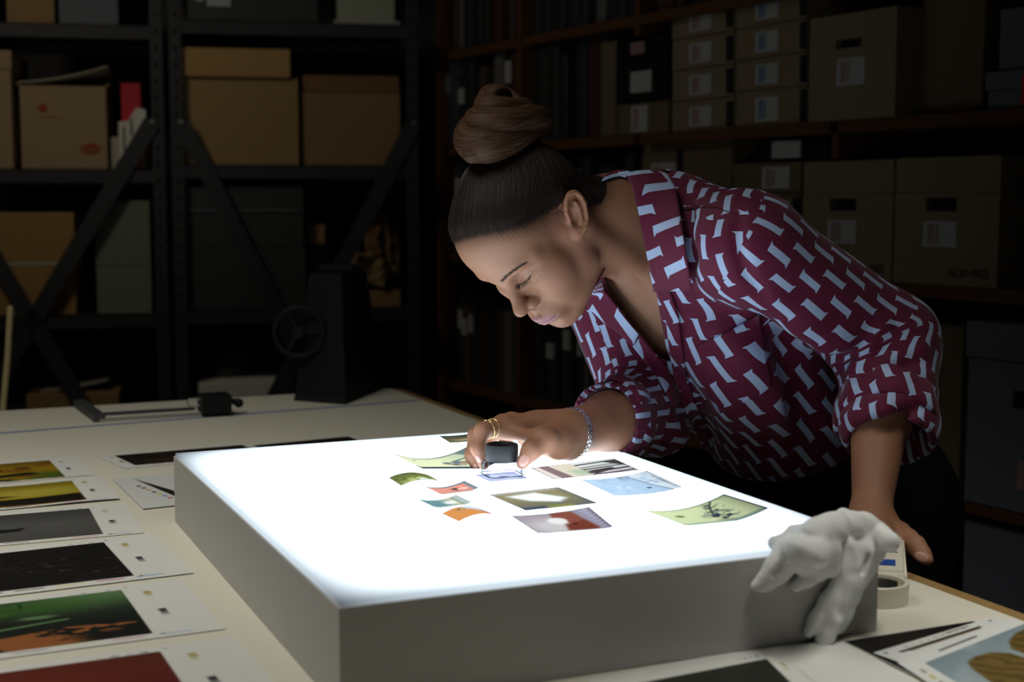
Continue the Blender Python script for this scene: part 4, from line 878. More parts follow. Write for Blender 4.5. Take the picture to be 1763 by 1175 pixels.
# lips
for s in (1, -1):
    HK(skin, (.0962, .0045*s, -.0552), (.0855, .0245*s, -.0625), .0058, .0026, .0032)
HK(skin, (.0925, 0, -.0680), (.0908, .010, -.0680), .0068, .0062, .004); HK(skin, (.0928, 0, -.0682), (.0908, -.010, -.0680), .0068, .0062, .004)
for s in (1, -1): HK(skin, (.0908, .008*s, -.0680), (.0848, .0235*s, -.0642), .0062, .0024, .004)
for s in (1, -1): HK(skin, (.1015, 0, -.0616), (.0885, .0255*s, -.0632), .0010, .0008, .0022, sub=True)
HK(skin, (.1015, 0, -.0425), (.0995, 0, -.0500), .0022, .0020, .004, sub=True)
HK(skin, (.0960, -.012, -.0775), (.0960, .012, -.0775), .0055, None, .010, sub=True)
# ears
EO = np.array([-.017, .0750, .004]); eu = N_([-.60, .14, .78]); eo = N_([.36, .92, .08]); eo = N_(eo-eu*(eo@eu)); ef = np.cross(eo, eu)
for s in (1, -1):
    m = np.array([1, s, 1.]); ep = lambda f, u, o: tuple((EO+ef*f+eu*u+eo*o)*m); ER_ = np.stack([ef*m, eu*m, eo*m], 1)
    HE(skin, ep(0, .002, .002), (.0140, .0250, .0045), .005, R=ER_)
    th = np.linspace(-2.2, 2.4, 12); sg = 1.
    rim = [ep(-.0165*math.cos(t)*1., .003+.0285*math.sin(t), .0065+.002*math.cos(t)) for t in th]
    rim = [ep(.0140*math.cos(t)*(1 if math.sin(t) > 0 else .9)-.0005, .003+.0255*math.sin(t), .0075) for t in np.linspace(-.25, 4.4, 16)]
    for i in range(15): HK(skin, rim[i], rim[i+1], .0031, None, .0022)
    HE(skin, ep(.0035, -.0245, .0045), (.0075, .0085, .0050), .006, R=ER_)          # lobe
    HE(skin, ep(.0035, -.004, .0085), (.0072, .0115, .0085), .0025, sub=True, R=ER_)  # concha
    HE(skin, ep(-.0002, .0170, .0085), (.0085, .0070, .0055), .0025, sub=True, R=ER_); HE(skin, ep(-.0090, .002, .0085), (.0026, .0150, .0040), .002, sub=True, R=ER_)
    arc = [ep(-.0062*math.cos(t)+.0005, .001+.0155*math.sin(t), .0058) for t in np.linspace(-1.1, 1.25, 6)]
    for i in range(5): HK(skin, arc[i], arc[i+1], .0025, None, .0025)
    HE(skin, ep(.0120, -.004, .0055), (.0036, .0055, .0042), .003, R=ER_)          # tragus
NECK0 = len(skin.ops)
# neck
nb = toH(NB)
HK(skin, (-.040, 0, -.020), tuple(nb*.55+np.array([-.04, 0, -.02])*.45), .054, .051, .03); skin.cap(Hd(*(nb*.55+np.array([-.04, 0, -.02])*.45)), NB+nv*.005, .051*HS, .058, .03)
HK(skin, (.012, 0, -.072), tuple(nb*.6+np.array([.02, 0, -.02])), .030, .034, .03)
# sterno-mastoids and collar bones
for s in (1, -1):
    skin.cap(Hd(-.02, .058*s, -.03), Bd(.060, .018*s, .375), .012, .009, .022)
    skin.cap(Bd(.062, .022*s, .372), Bd(.030, .125*s, .395), .0095, .010, .02)
BE(skin, (.0, 0, .27), (.085, .130, .165), .04); BE(skin, (.035, 0, .315), (.062, .120, .095), .03)
skin.cap(SHL-Lv*.02-av*.01, SHR+Lv*.02-av*.01, .046, .046, .04)
for s in (1, -1): BE(skin, (.066, .064*s, .225), (.044, .058, .060), .03)

# ---- right hand round the loupe
LPX, LPY = 864, 818
LP = onz(LPX, LPY, BZ+.001); LP = np.array([LP[0], LP[1]-.0, BZ])
hand = Field()
hand.cap(ER, ER*.5+WR*.5, .044, .037, .02).cap(ER*.5+WR*.5, WR, .037, .0255, .02)
kn = [at(868, 719, 1.665), at(880, 715, 1.690), at(893, 718, 1.712), at(906, 724, 1.732)]
wristp = [WR+np.array([-.005, -.012, .0]), WR+np.array([-.004, -.004, .004]), WR+np.array([-.004, .006, .004]), WR+np.array([-.003, .014, .0])]
for i in range(4): hand.cap(wristp[i], kn[i]-np.array([0, 0, .010]), .0185, .0118, .014)
hand.cap(WR, (WR+kn[1])/2-np.array([0, 0, .006]), .024, .020, .018)
FD = [([kn[0], at(831, 741, 1.640), at(822, 772, 1.632), at(833, 800, 1.634)], (.0112, .0092, .0080, .0064)),
      ([kn[1], at(820, 750, 1.682), at(812, 784, 1.668), at(824, 812, 1.662)], (.0115, .0095, .0080, .0064)),
      ([kn[2], at(842, 750, 1.724), at(834, 784, 1.712), at(845, 806, 1.695)], (.0110, .0090, .0078, .0062)),
      ([kn[3], at(872, 752, 1.745), at(862, 780, 1.738), at(868, 800, 1.722)], (.0098, .0080, .0070, .0056))]
for P, r in FD: 
    P = [P[0]-np.array([0, 0, .010])]+P[1:]; hand.chain(P, r, .006)
for i in range(4): hand.ell(kn[i]-np.array([0, 0, .0045]), (.0085, .0080, .0070), None, .006)
thb = [at(962, 762, 1.655), at(937, 757, 1.622), at(915, 775, 1.606), at(900, 797, 1.600)]
hand.cap(WR+np.array([0, -.006, -.006]), thb[0], .020, .0190, .014); hand.chain(thb, (.0178, .0126, .0100, .0076), .010)
hand.cap(thb[1], kn[0]-np.array([.004, 0, .014]), .0085, .0085, .016)            # web
hand.cap(at(955, 775, 1.70), at(905, 757, 1.715), .012, .009, .014)               # heel towards the little finger
# ---- left forearm and hand on the table edge
harm = Field()
harm.cap(EL, EL*.55+WL*.45, .041, .036, .02).cap(EL*.55+WL*.45, WL, .036, .0215, .02)
pc = onz(1512, 935, TZ+.022)
harm.cap(WL, pc, .0215, .019, .02)
hk = [onz(1556, 935, TZ+.018), onz(1548, 925, TZ+.020), onz(1538, 916, TZ+.020), onz(1526, 910, TZ+.018)]
for i, q in enumerate(hk): harm.cap(WL+np.array([.002, 0, -.01]), q, .019, .0118, .016)
dx = N_(onz(1600, 968, TZ)-onz(1550, 938, TZ)); fdirs = [dx, N_(dx+np.array([.05, .20, 0])), N_(dx+np.array([.0, .40, 0])), N_(dx+np.array([-.1, .62, 0]))]
tipL = onz(1597, 965, TZ+.009)
LF = []
for i, q in enumerate(hk):
    L_ = (.072, .052, .046, .040)[i]
    if i == 0: P = [q, q*.5+tipL*.5+np.array([0, 0, .008]), q*.22+tipL*.78+np.array([0, 0, .003]), tipL]
    else: P = [q, q+fdirs[i]*L_*.45+np.array([0, 0, .004]), q+fdirs[i]*L_*.78+np.array([0, 0, -.002]), q+fdirs[i]*L_+np.array([0, 0, -.008])]
    LF.append(P); harm.chain(P, (.0118, .0098, .0088, .0068), .006)
tq = [pc+np.array([-.012, -.004, .0]), onz(1488, 950, TZ+.013), onz(1482, 966, TZ+.011), onz(1480, 978, TZ+.009)]
harm.chain(tq, (.017, .0135, .0105, .0080), .008)

# ---- meshes of the body, joined to one
gx = lambda pts, m: (np.min(pts, 0)-m, np.max(pts, 0)+m)
G_ = R0
pts = np.array([toH(P) for P in (NB, SHL, SHR, Bd(.08, 0, .2))])*HS
V1, Q1 = skin.mesh((-.20, -.115, -.24), (.125, .115, .145), .0016, HC, R0)
V1 = relax(V1, Q1, 1, .4)
low = Field(); low.ops += skin.ops[-8:]
low.cap(SHL, EL, .046, .040, .03).cap(SHR, ER, .046, .042, .03); BE(low, (.0, 0, .06), (.078, .112, .15), .04)
PV = Bd(-.02, 0, -.10); PV = np.array([PV[0]+.01, PV[1]+.01, .90])
low.ell(PV, (.105, .125, .11), BR_, .05)
HIPL, HIPR = PV+Lv*.085-np.array([0, 0, .04]), PV-Lv*.085-np.array([0, 0, .04])
fz = lambda P, z: np.array([P[0], P[1], z])
fw = N_(np.array([nv[0], nv[1], 0]))
legs = []
for hp, sft in ((HIPL, .0), (HIPR, .02)):
    kne = fz(hp, .49)+fw*(.05+sft); ank = fz(hp, .085)+fw*(.0+sft*2); legs.append((hp, kne, ank)); low.chain([hp, kne, ank], (.082, .055, .038), .03); low.cap(fz(ank, .05), fz(ank, .035)+fw*.12, .033, .028, .02)
V2, Q2 = low.mesh(*gx(np.array([EL, ER, SHL, SHR, NB, HIPL, HIPR, legs[0][2]-[0, 0, .05], legs[1][2], legs[0][2]+fw*.16, legs[1][2]+fw*.16]), .11), .007)
V3, Q3 = hand.mesh(*gx(np.array([ER, WR, FD[0][0][1], FD[1][0][3], thb[3], kn[3]]), .05), .0016); V3 = relax(V3, Q3, 1, .4)
V4, Q4 = harm.mesh(*gx(np.array([EL, WL, tipL, LF[3][3], tq[3]]), .05), .0022); V4 = relax(V4, Q4, 1, .4)
BV = np.concatenate([V1, V2, V3, V4]); BQ = np.concatenate([Q1, Q2+len(V1), Q3+len(V1)+len(V2), Q4+len(V1)+len(V2)+len(V3)])
print('body verts', len(BV), [len(v) for v in (V1, V2, V3, V4)])
SKIN = np.array(s2l((156, 112, 88)))
bcol = np.tile(SKIN, (len(BV), 1)).astype(np.float32)
def tint(mask, c): 
    global bcol
    mask = np.clip(mask, 0, 1)[:, None]; bcol = bcol*(1-mask)+np.array(s2l(c))*mask
hv = toH(BV); isH = (np.arange(len(BV)) < len(V1))
def hmask(c, r): return isH*np.clip((1-np.linalg.norm((hv-np.array(c))/np.array(r), axis=1))*3, 0, 1)
tint(hmask((.03, .0, .07), (.07, .09, .05))*.25, (190, 150, 124)); 
for s in (1, -1): tint(hmask((.06, .05*s, -.02), (.03, .025, .03))*.3, (186, 134, 112)); tint(hmask((.083, .031*s, .010), (.02, .02, .010))*.45, (150, 118, 106)); tint(hmask((.0, .078*s, .0), (.04, .03, .05))*.3, (186, 130, 110))
lipm = isH*np.clip((1-np.abs(hv[:, 2]+.0620-.0020*np.cos(hv[:, 1]*130))/.0105)*3, 0, 1)*np.clip((.0255-np.abs(hv[:, 1]))*300*1., 0, 1)*(hv[:, 0] > .083)*np.clip(1.3-np.abs(hv[:, 1])/.027-np.maximum(np.abs(hv[:, 2]+.063)-.004, 0)/.012, 0, 1)**.3
lt = isH & (np.abs(hv[:, 1]) < .026) & (hv[:, 0] > .080); zz_ = hv[:, 2]; yy_ = np.abs(hv[:, 1])
up_ = -.0500-.0105*(yy_/.026)**1.5; dn_ = -.0755+.0115*(yy_/.026)**1.6
tint(lt*np.clip((up_-zz_)*700+.5, 0, 1)*np.clip((zz_-dn_)*700+.5, 0, 1)*.85, (164, 120, 124)); tint(lt*np.clip(1-np.abs(zz_+.0622)/.0014, 0, 1)*.7, (70, 40, 42))
# hairline: short hair darkens the skin before the slicked hair begins
HX = np.array([-.16, -.12, -.085, -.040, -.012, .004, .022, .045, .060, .075, .10]); HZ = np.array([-.11, -.085, -.066, -.024, .012, .026, .037, .052, .068, .088, .115])
hair_h = lambda q: q[..., 2]-np.interp(q[..., 0], HX, HZ)
hh_ = hair_h(hv); notear = ~((np.abs(hv[:, 1]) > .070) & (hv[:, 0] < .012) & (hv[:, 0] > -.046) & (hv[:, 2] < .036))
hst = .5+.5*np.sin(np.arctan2(hv[:, 1], hv[:, 0]+.06)*160+6*wnoise(BV, 60, 3))
tint(isH*notear*np.clip((hv[:, 2]+.055)/.03, 0, 1)*np.clip((hh_+.022-.006*hst)/.038, 0, 1)**1.2*.96, (40, 29, 23))
for nm in ((931, 477), (915, 456)):
    P, h = march(skin, nm[0], nm[1], 1.5, 2.0)
    tint((np.linalg.norm(BV-P[0], axis=1) < .0009)*1., (70, 44, 36))
pal = (np.arange(len(BV)) >= len(V1)+len(V2))
tint(pal*np.clip(.25+.4*wnoise(BV, 90, 4), 0, .3), (170, 122, 98))

def skin_mat():
    m = attr_mat('skin', .52, spec=.32); nt = m.node_tree; p = nt.nodes['Principled BSDF']
    p.inputs['Subsurface Weight'].default_value = .25; p.inputs['Subsurface Radius'].default_value = (.010, .004, .002); p.inputs['Subsurface Scale'].default_value = .5
    n = nt.nodes.new('ShaderNodeTexNoise'); n.inputs['Scale'].default_value = 900; tcn = nt.nodes.new('ShaderNodeTexCoord'); nt.links.new(tcn.outputs['Object'], n.inputs['Vector'])
    b = nt.nodes.new('ShaderNodeBump'); b.inputs['Strength'].default_value = .12; b.inputs['Distance'].default_value = .0004; nt.links.new(n.outputs['Fac'], b.inputs['Height']); nt.links.new(b.outputs[0], p.inputs['Normal'])
    return m
M['skin'] = skin_mat()
feet = (legs[0][2]+legs[1][2])/2; PO = np.array([feet[0], feet[1], 0.])
per = thing('person', 'woman in a maroon patterned shirt bending over the lightbox, holding a loupe', 'person', PO)
def pchild(name, V, Q, m, smooth=True, col=None):
    me = npmesh(name, V-PO, Q, smooth)
    if col is not None: setcol(me, col)
    return link(name, me, per, m)
pchild('body', BV, BQ, M['skin'], True, bcol)

# ---- hair: slicked cap and a twisted bun
hairf = Field(); hairf.ops += cran.ops
HK(hairf, (-.040, 0, -.020), tuple(nb*.55+np.array([-.04, 0, -.02])*.45), .054, .051, .03)
hairf.warp(lambda P: -(.0007+np.clip((hair_h(toH(P))-.006)/.035, -.05, 1)*.0046)*HS+.00018*np.sin(np.arctan2(toH(P)[..., 1], toH(P)[..., 0]+.075)*90)*np.clip((hair_h(toH(P))-.012)/.03, 0, 1))
BUNC = np.array([-.098, .000, .112]); BUNA = N_(BUNC-np.array([-.02, 0, .02]))
hV, hQ = hairf.mesh((-.145, -.10, -.12), (.115, .10, .145), .0018, HC, R0)
q = toH(hV); keep_v = (hair_h(q) > -.003) & ~((np.abs(q[:, 1]) > .072) & (q[:, 0] < .008) & (q[:, 0] > -.036) & (q[:, 2] < .028))
hV, hQ, _ = compact(hV, hQ, keep_v[hQ].all(1))
def set_uv(me, fn):
    uv = me.uv_layers.new(name='uv'); li = np.empty(len(me.loops), np.int32); me.loops.foreach_get('vertex_index', li); co = np.empty(len(me.vertices)*3); me.vertices.foreach_get('co', co)
    u = fn(co.reshape(-1, 3)[li]); uv.data.foreach_set('uv', np.asarray(u, np.float32).ravel())
def hair_mat(name, c0, c1, fu, fv):
    m, nt, p = new_mat(name); uvn = nt.nodes.new('ShaderNodeUVMap'); uvn.uv_map = 'uv'; mp = nt.nodes.new('ShaderNodeMapping'); mp.inputs['Scale'].default_value = (fu, fv, 1)
    nz = nt.nodes.new('ShaderNodeTexNoise'); nz.inputs['Scale'].default_value = 1; nz.inputs['Detail'].default_value = 5
    nt.links.new(uvn.outputs[0], mp.inputs[0]); nt.links.new(mp.outputs[0], nz.inputs['Vector'])
    cr = nt.nodes.new('ShaderNodeValToRGB'); cr.color_ramp.elements[0].position = .30; cr.color_ramp.elements[1].position = .68; cr.color_ramp.elements[0].color = (*c0, 1); cr.color_ramp.elements[1].color = (*c1, 1)
    nt.links.new(nz.outputs['Fac'], cr.inputs[0]); nt.links.new(cr.outputs[0], p.inputs['Base Color']); p.inputs['Roughness'].default_value = .58; p.inputs['Specular IOR Level'].default_value = .22
    b = nt.nodes.new('ShaderNodeBump'); b.inputs['Strength'].default_value = .55; b.inputs['Distance'].default_value = .0012; nt.links.new(nz.outputs['Fac'], b.inputs['Height']); nt.links.new(b.outputs[0], p.inputs['Normal'])
    return m
M['hair'] = hair_mat('slicked_hair', lin((20, 14, 11)), lin((46, 33, 25)), 46, 7); M['bunhair'] = hair_mat('bun_hair', lin((36, 24, 17)), lin((98, 69, 49)), 16, 1.5)
hair = pchild('hair', hV, hQ, M['hair'])
fa_ = hair.data.attributes.new('fade', 'FLOAT', 'POINT'); fa_.data.foreach_set('value', np.clip(hair_h(toH(hV))/.030, 0, 1).astype(np.float32))
def thin_edge(m):
    """the short hairs at the hairline stand apart, so skin shows between them"""
    nt = m.node_tree; p = nt.nodes['Principled BSDF']; a = nt.nodes.new('ShaderNodeAttribute'); a.attribute_name = 'fade'
    uvn = nt.nodes.new('ShaderNodeUVMap'); uvn.uv_map = 'uv'; mp = nt.nodes.new('ShaderNodeMapping'); mp.inputs['Scale'].default_value = (150, 9, 1); nz = nt.nodes.new('ShaderNodeTexNoise'); nz.inputs['Scale'].default_value = 1
    nt.links.new(uvn.outputs[0], mp.inputs[0]); nt.links.new(mp.outputs[0], nz.inputs['Vector'])
    m1 = nt.nodes.new('ShaderNodeMath'); m1.operation = 'MULTIPLY_ADD'; m1.inputs[1].default_value = .9; m1.inputs[2].default_value = -.45; nt.links.new(nz.outputs['Fac'], m1.inputs[0])
    m2 = nt.nodes.new('ShaderNodeMath'); m2.operation = 'ADD'; nt.links.new(m1.outputs[0], m2.inputs[0]); nt.links.new(a.outputs['Fac'], m2.inputs[1])
    mr = nt.nodes.new('ShaderNodeMapRange'); mr.interpolation_type = 'SMOOTHSTEP'; mr.inputs[1].default_value = .12; mr.inputs[2].default_value = .75; nt.links.new(m2.outputs[0], mr.inputs[0]); nt.links.new(mr.outputs[0], p.inputs['Alpha'])
thin_edge(M['hair'])
bx = N_(np.cross(BUNA, [0, 1, 0])); by = np.cross(BUNA, bx)
def huv(P):
    q = toH(P+PO)-BUNC; return np.stack([np.arctan2(q@by, q@bx), np.linalg.norm(q, axis=1)*10], -1)
set_uv(hair.data, huv)
bun = Field(); BF = np.stack([bx, by, BUNA], 1)
def lp_(px, py, y): # head-frame point seen at a pixel, on the plane y = const of the head
    px = 863+(px-858)*.96
    d = R0.T@ray(px, py); o = R0.T@(CAM-HC)/HS; return o+d*((y-o[1])/d[1])
HE(bun, tuple(BUNC+BUNA*-.012), (.050, .050, .034), .004, R=BF)
ROPES = []
def rope(pts, rs):
    P = np.array([lp_(*p) for p in pts]); t = np.linspace(0, len(P)-1, 12*(len(P)-1)+1); i = np.clip(t.astype(int), 0, len(P)-2); f = (t-i)[:, None]
    Pm = lambda j: P[np.clip(j, 0, len(P)-1)]
    C_ = .5*((2*Pm(i))+(-Pm(i-1)+Pm(i+1))*f+(2*Pm(i-1)-5*Pm(i)+4*Pm(i+1)-Pm(i+2))*f**2+(-Pm(i-1)+3*Pm(i)-3*Pm(i+1)+Pm(i+2))*f**3)
    R_ = np.interp(t, np.arange(len(P)), rs)*.90; ROPES.append((C_, R_))
    for j in range(len(C_)-1): HK(bun, C_[j], C_[j+1], R_[j], R_[j+1], .0025)
# strands wound into the knot, traced round it: pixel, pixel, depth across the head
rope([(918, 222, .020), (880, 240, .040), (835, 252, .036), (804, 246, .012), (808, 222, -.022), (850, 205, -.044), (900, 200, -.034)], (.014, .021, .0235, .0235, .022, .020, .016))
rope([(916, 216, -.016), (926, 208, .016), (905, 205, .038), (860, 216, .044), (822, 214, .026), (812, 205, -.006)], (.012, .0185, .020, .0205, .019, .016))
rope([(900, 196, .004), (898, 188, .022), (868, 190, .034), (836, 188, .020), (838, 176, -.016), (868, 178, -.026)], (.010, .015, .0175, .019, .018, .014))
rope([(858, 188, .024), (836, 180, .016), (836, 164, .000), (854, 160, -.012), (874, 170, -.006), (888, 180, .006)], (.010, .013, .0135, .012, .0115, .009))
rope([(834, 178, .010), (846, 160, .020), (862, 158, .018), (872, 170, .014)], (.006, .0085, .008, .005))
rope([(800, 262, .012), (806, 266, .026), (828, 266, .034)], (.010, .012, .008))
RC_ = np.concatenate([c for c, r in ROPES]); RT_ = np.concatenate([N_2 for N_2 in [np.gradient(c, axis=0) for c, r in ROPES]]); RT_ /= np.linalg.norm(RT_, axis=1)[:, None]
RS_ = np.concatenate([np.r_[0, np.cumsum(np.linalg.norm(np.diff(c, axis=0), axis=1))]+k*1.7 for k, (c, r) in enumerate(ROPES)]); RR_ = np.concatenate([r for c, r in ROPES])
bun.warp(lambda P: .0016*wnoise(P, 60, 9))
bV, bQ = bun.mesh((-.19, -.095, .02), (.01, .095, .21), .0018, HC, R0)
def buv(P):
    q = toH(P+PO); out = np.zeros((len(q), 2))
    for s0 in range(0, len(q), 20000):
        qq = q[s0:s0+20000]; d = np.linalg.norm(qq[:, None]-RC_[None], axis=2)-RR_[None]; j = d.argmin(1)
        w = qq-RC_[j]; t = RT_[j]; x = np.cross(t, BUNA+np.array([.01, .02, 0])); x /= np.linalg.norm(x, axis=1)[:, None]; y = np.cross(t, x)
        ang = np.arctan2((w*y).sum(1), (w*x).sum(1)); sl = RS_[j]+(w*t).sum(1)
        out[s0:s0+20000, 0] = np.abs(ang)*1.0+sl*9; out[s0:s0+20000, 1] = sl*12
    return out
bn = pchild('hair_bun', bV, bQ, M['bunhair'])
set_uv(bn.data, buv); bn['label'] = 'twisted brown bun on top of the head'

# loose strands over the knot and the slicked hair: too fine to count
def strands(name, lines, r, m):
    n = lines.shape[1]; A = lines; T = np.gradient(A, axis=1); T /= np.linalg.norm(T, axis=2, keepdims=True)+1e-9
    X = np.cross(T, np.array([.3, .5, .8])); X /= np.linalg.norm(X, axis=2, keepdims=True)+1e-9; Y = np.cross(T, X); tp_ = np.sin(np.linspace(.12, 1, n)*math.pi*.94)**.6*r
    ang = [0, 2.094, 4.189]; V = np.stack([A+(X*math.cos(a)+Y*math.sin(a))*tp_[None, :, None] for a in ang], 2); N = len(A)
    idx = np.arange(N*n*3).reshape(N, n, 3); Q = np.stack([np.stack([idx[:, :-1, k], idx[:, :-1, (k+1) % 3], idx[:, 1:, (k+1) % 3], idx[:, 1:, k]], -1) for k in range(3)], 2)
    o = link(name, npmesh(name, V.reshape(-1, 3)-PO, Q.reshape(-1, 4)), None, m); return o
rs_ = np.random.RandomState(4); LN = []
for C_, R_ in ROPES:
    T_ = np.gradient(C_, axis=0); T_ /= np.linalg.norm(T_, axis=1)[:, None]; x0 = np.cross(T_, BUNA+np.array([.01, .02, 0])); x0 /= np.linalg.norm(x0, axis=1)[:, None]; y0 = np.cross(T_, x0); m_ = len(C_)
    for k in range(int(9*m_)):
        a = rs_.randint(0, max(1, m_-10)); ln = min(m_-1, a+rs_.randint(9, 22)); t = np.linspace(a, ln, 14); th = rs_.uniform(0, 6.283)+np.linspace(0, rs_.randn()*.5, 14)
        f = lambda A_: np.stack([np.interp(t, np.arange(m_), A_[:, i]) for i in range(3)], -1)
        rr_ = np.interp(t, np.arange(m_), R_)*(1.0+.022*rs_.rand()+(.10*rs_.rand()**6)*np.linspace(0, 1, 14)); LN.append(f(C_)+(f(x0)*np.cos(th)[:, None]+f(y0)*np.sin(th)[:, None])*rr_[:, None])
LN = np.array(LN); LW_ = (LN.reshape(-1, 3)*HS)@R0.T+HC; ev = bun.eval(LW_).reshape(len(LN), 14); LW_ = LW_.reshape(LN.shape)
LW_ = LW_[(ev.max(1) < .006) & (ev.max(1) > -.004)]
M['strand'] = mat('brown_strands', lin((92, 65, 45)), .5, var=.5, scale=120); M['strand_dark'] = mat('dark_strands', lin((42, 30, 23)), .55, var=.4, scale=120)
so = strands('bun_strands', LW_, .00034, M['strand']); so.parent = per; so['kind'] = 'stuff'
# slicked strands run from the hairline to the knot over the scalp
qv = toH(hV); pick_ = np.where((hair_h(qv) > .006) & (np.linalg.norm(qv-BUNC, axis=1) > .05) & (qv[:, 1] > -.055))[0]; st_ = hV[rs_.choice(pick_, 1500)]
Pn = st_.copy(); path = [Pn.copy()]; goal = Hd(*(BUNC-BUNA*.02))
def fgrad(P): return np.stack([hairf.eval(P+e)-hairf.eval(P-e) for e in np.eye(3)*.0015], -1)
for k in range(11):
    g = fgrad(Pn); g /= np.linalg.norm(g, axis=1)[:, None]; d = goal-Pn; d -= g*(d*g).sum(1)[:, None]; d /= np.linalg.norm(d, axis=1)[:, None]+1e-9
    Pn = Pn+d*.0055; Pn -= g*(hairf.eval(Pn)-.0002)[:, None]; path.append(Pn.copy())
so = strands('slicked_strands', np.stack(path, 1), .00026, M['strand_dark']); so.parent = per; so['kind'] = 'stuff'
# brows, lashes
def hairs(name, line, n, length, lean, r, seed, jit, field=skin, dirn=None):
    rs = np.random.RandomState(seed); b = MB(); L = np.array(line, float); s_ = np.linspace(0, 1, len(L))
    tt = np.sort(rs.rand(n)); px = np.interp(tt, s_, L[:, 0]); py = np.interp(tt, s_, L[:, 1]); wd_ = np.interp(tt, s_, L[:, 2])
    px = px+rs.randn(n)*jit; py = py+(rs.rand(n)-.5)*wd_
    P, hit = march(field, px, py, 1.45, 2.05)
    for i in range(n):
        if not hit[i]: continue
        k = min(i+1, n-1); d = dirn(tt[i]) if dirn else lean
        g = np.array([field.eval((P[i]+e)[None])[0]-field.eval((P[i]-e)[None])[0] for e in np.eye(3)*.001]); g = N_(g)
        dw = N_(d-g*(d@g)*(.9 if not dirn else .0)); a = P[i]-g*.0003; c = a+dw*length*.5+g*.0007; e_ = a+dw*length+g*(.0004 if not dirn else .002)
        b.tube([a, c, e_], [r, r*.8, r*.3], 4)
    b.b.transform(Matrix.Translation(Vector([-float(x) for x in PO]))) if hasattr(b.b, 'transform') else None
    bmesh.ops.translate(b.b, verts=b.b.verts, vec=Vector([-float(x) for x in PO])) if not hasattr(b.b, 'transform') else None
    return b.build(name, M['browhair'], per)
M['browhair'] = mat('brow_hair', lin((72, 57, 52)), .8)
bd = at(905, 454, 1.7)-at(862, 485, 1.7)
hairs('eyebrow', [(860, 486, 3), (868, 477, 4.6), (880, 468, 4.6), (892, 461, 3.4), (904, 455, 2)], 170, .0056, N_(bd), .00017, 2, .6)
hairs('eyelashes', [(887, 493.5, .8), (893, 492, .8), (900, 488.5, .8), (907, 483, .8), (913, 476, .8)], 40, .0050, None, .00022, 5, .3, dirn=lambda t: N_(R0@np.array([.75, .25*(t-.4), -.55])))
hairs('eyelashes', [(838, 490, .5), (846, 493, .5), (853, 495, .5)], 26, .0075, None, .0003, 15, .3, dirn=lambda t: N_(R0@np.array([.8, -.35, -.30])))
hairs('eyelashes', [(888, 492.5, .4), (894, 491, .4), (901, 487.2, .4), (908, 481.7, .4), (913, 475.4, .4)], 130, .0018, N_(at(913, 475, 1.7)-at(888, 493, 1.7)), .0005, 8, .2)
# ------------------------------------------------------------------ shirt
shirt = Field()
BE(shirt, (.0, 0, .27), (.100, .145, .18), .04); BE(shirt, (.036, 0, .315), (.072, .135, .105), .03)
shirt.cap(SHL-Lv*.01, SHR+Lv*.01, .056, .056, .05); shirt.cap(NB-av*.045, NB-av*.012-nv*.002, .066, .060, .03)
for s in (1, -1): BE(shirt, (.074, .064*s, .220), (.052, .072, .085), .05); shirt.cap(Bd(-.01, .03*s, H0-.015), (SHL if s > 0 else SHR)-av*.0, .046, .052, .04)
BE(shirt, (.012, 0, .07), (.104, .140, .20), .05)
CUL = at(1530, 728, 1.715); CUR = at(1052, 722, 1.795)
shirt.cap(SHL, EL, .062, .060, .030); shirt.cap(EL, EL*.4+CUL*.6, .060, .058, .03); shirt.cap(EL*.3+CUL*.7, CUL, .056, .061, .008)
shirt.cap(SHR, ER, .062, .058, .03); shirt.cap(ER, ER*.45+CUR*.55, .056, .046, .03); shirt.cap(ER*.4+CUR*.6, CUR, .047, .050, .008)
# folds: ridges and valleys where the photograph shows cloth pulled or slack
def ridge(pts, Y, r, sink=.6, k=.014, sub=False):
    P = [at(x, y, Y) for x, y in pts]; px = [p[0] for p in pts]; py = [p[1] for p in pts]
    Q_, h = march(shirt, px, py, 1.4, 2.2)
    Q_ = [q for q, ok in zip(Q_, h) if ok]
    if len(Q_) < 2: return
    dv_ = np.array([0, r*sink if not sub else -r*.45, 0]); shirt.chain([q+dv_ for q in Q_], [r*(.6 if i in (0, len(Q_)-1) else 1) for i in range(len(Q_))], k, sub)
ridge([(1330, 505), (1390, 545), (1440, 578), (1478, 590)], 1.7, .020, .7, .02)
ridge([(1300, 545), (1360, 585), (1420, 618), (1465, 622)], 1.7, .012, sub=True, k=.02)
ridge([(1500, 600), (1540, 622), (1575, 612)], 1.7, .012, sub=True, k=.015)
ridge([(1478, 640), (1500, 600), (1520, 560)], 1.7, .010, .6, .014)
ridge([(1485, 668), (1530, 664), (1580, 650)], 1.7, .008, sub=True, k=.010)
ridge([(1480, 640), (1530, 632), (1582, 606)], 1.7, .012, .6)
ridge([(1478, 712), (1530, 700), (1585, 676)], 1.7, .010, .5)
ridge([(1472, 738), (1525, 724), (1588, 700)], 1.7, .006, sub=True, k=.008)
ridge([(1180, 330), (1178, 380), (1188, 440), (1190, 500)], 1.8, .009, sub=True, k=.016)
ridge([(1272, 372), (1268, 420), (1282, 470), (1320, 520)], 1.7, .006, sub=True, k=.010)
ridge([(1235, 560), (1290, 620), (1340, 700)], 1.8, .012, .75, .03)
ridge([(1165, 640), (1190, 700), (1215, 760)], 1.85, .012, sub=True, k=.03)
ridge([(1350, 610), (1375, 680), (1395, 740)], 1.85, .012, sub=True, k=.03)
shirt.warp(lambda P: .0022*wnoise(P, 38, 21)+.0012*wnoise(P, 85, 5))
for (c, e) in ((CUL, EL), (CUR, ER)):              # cuffs are open at the wrist
    d = N_(c-e); shirt.cap(c-d*.012, c+d*.10, .044 if c is CUL else .040, .060, .004, sub=True)
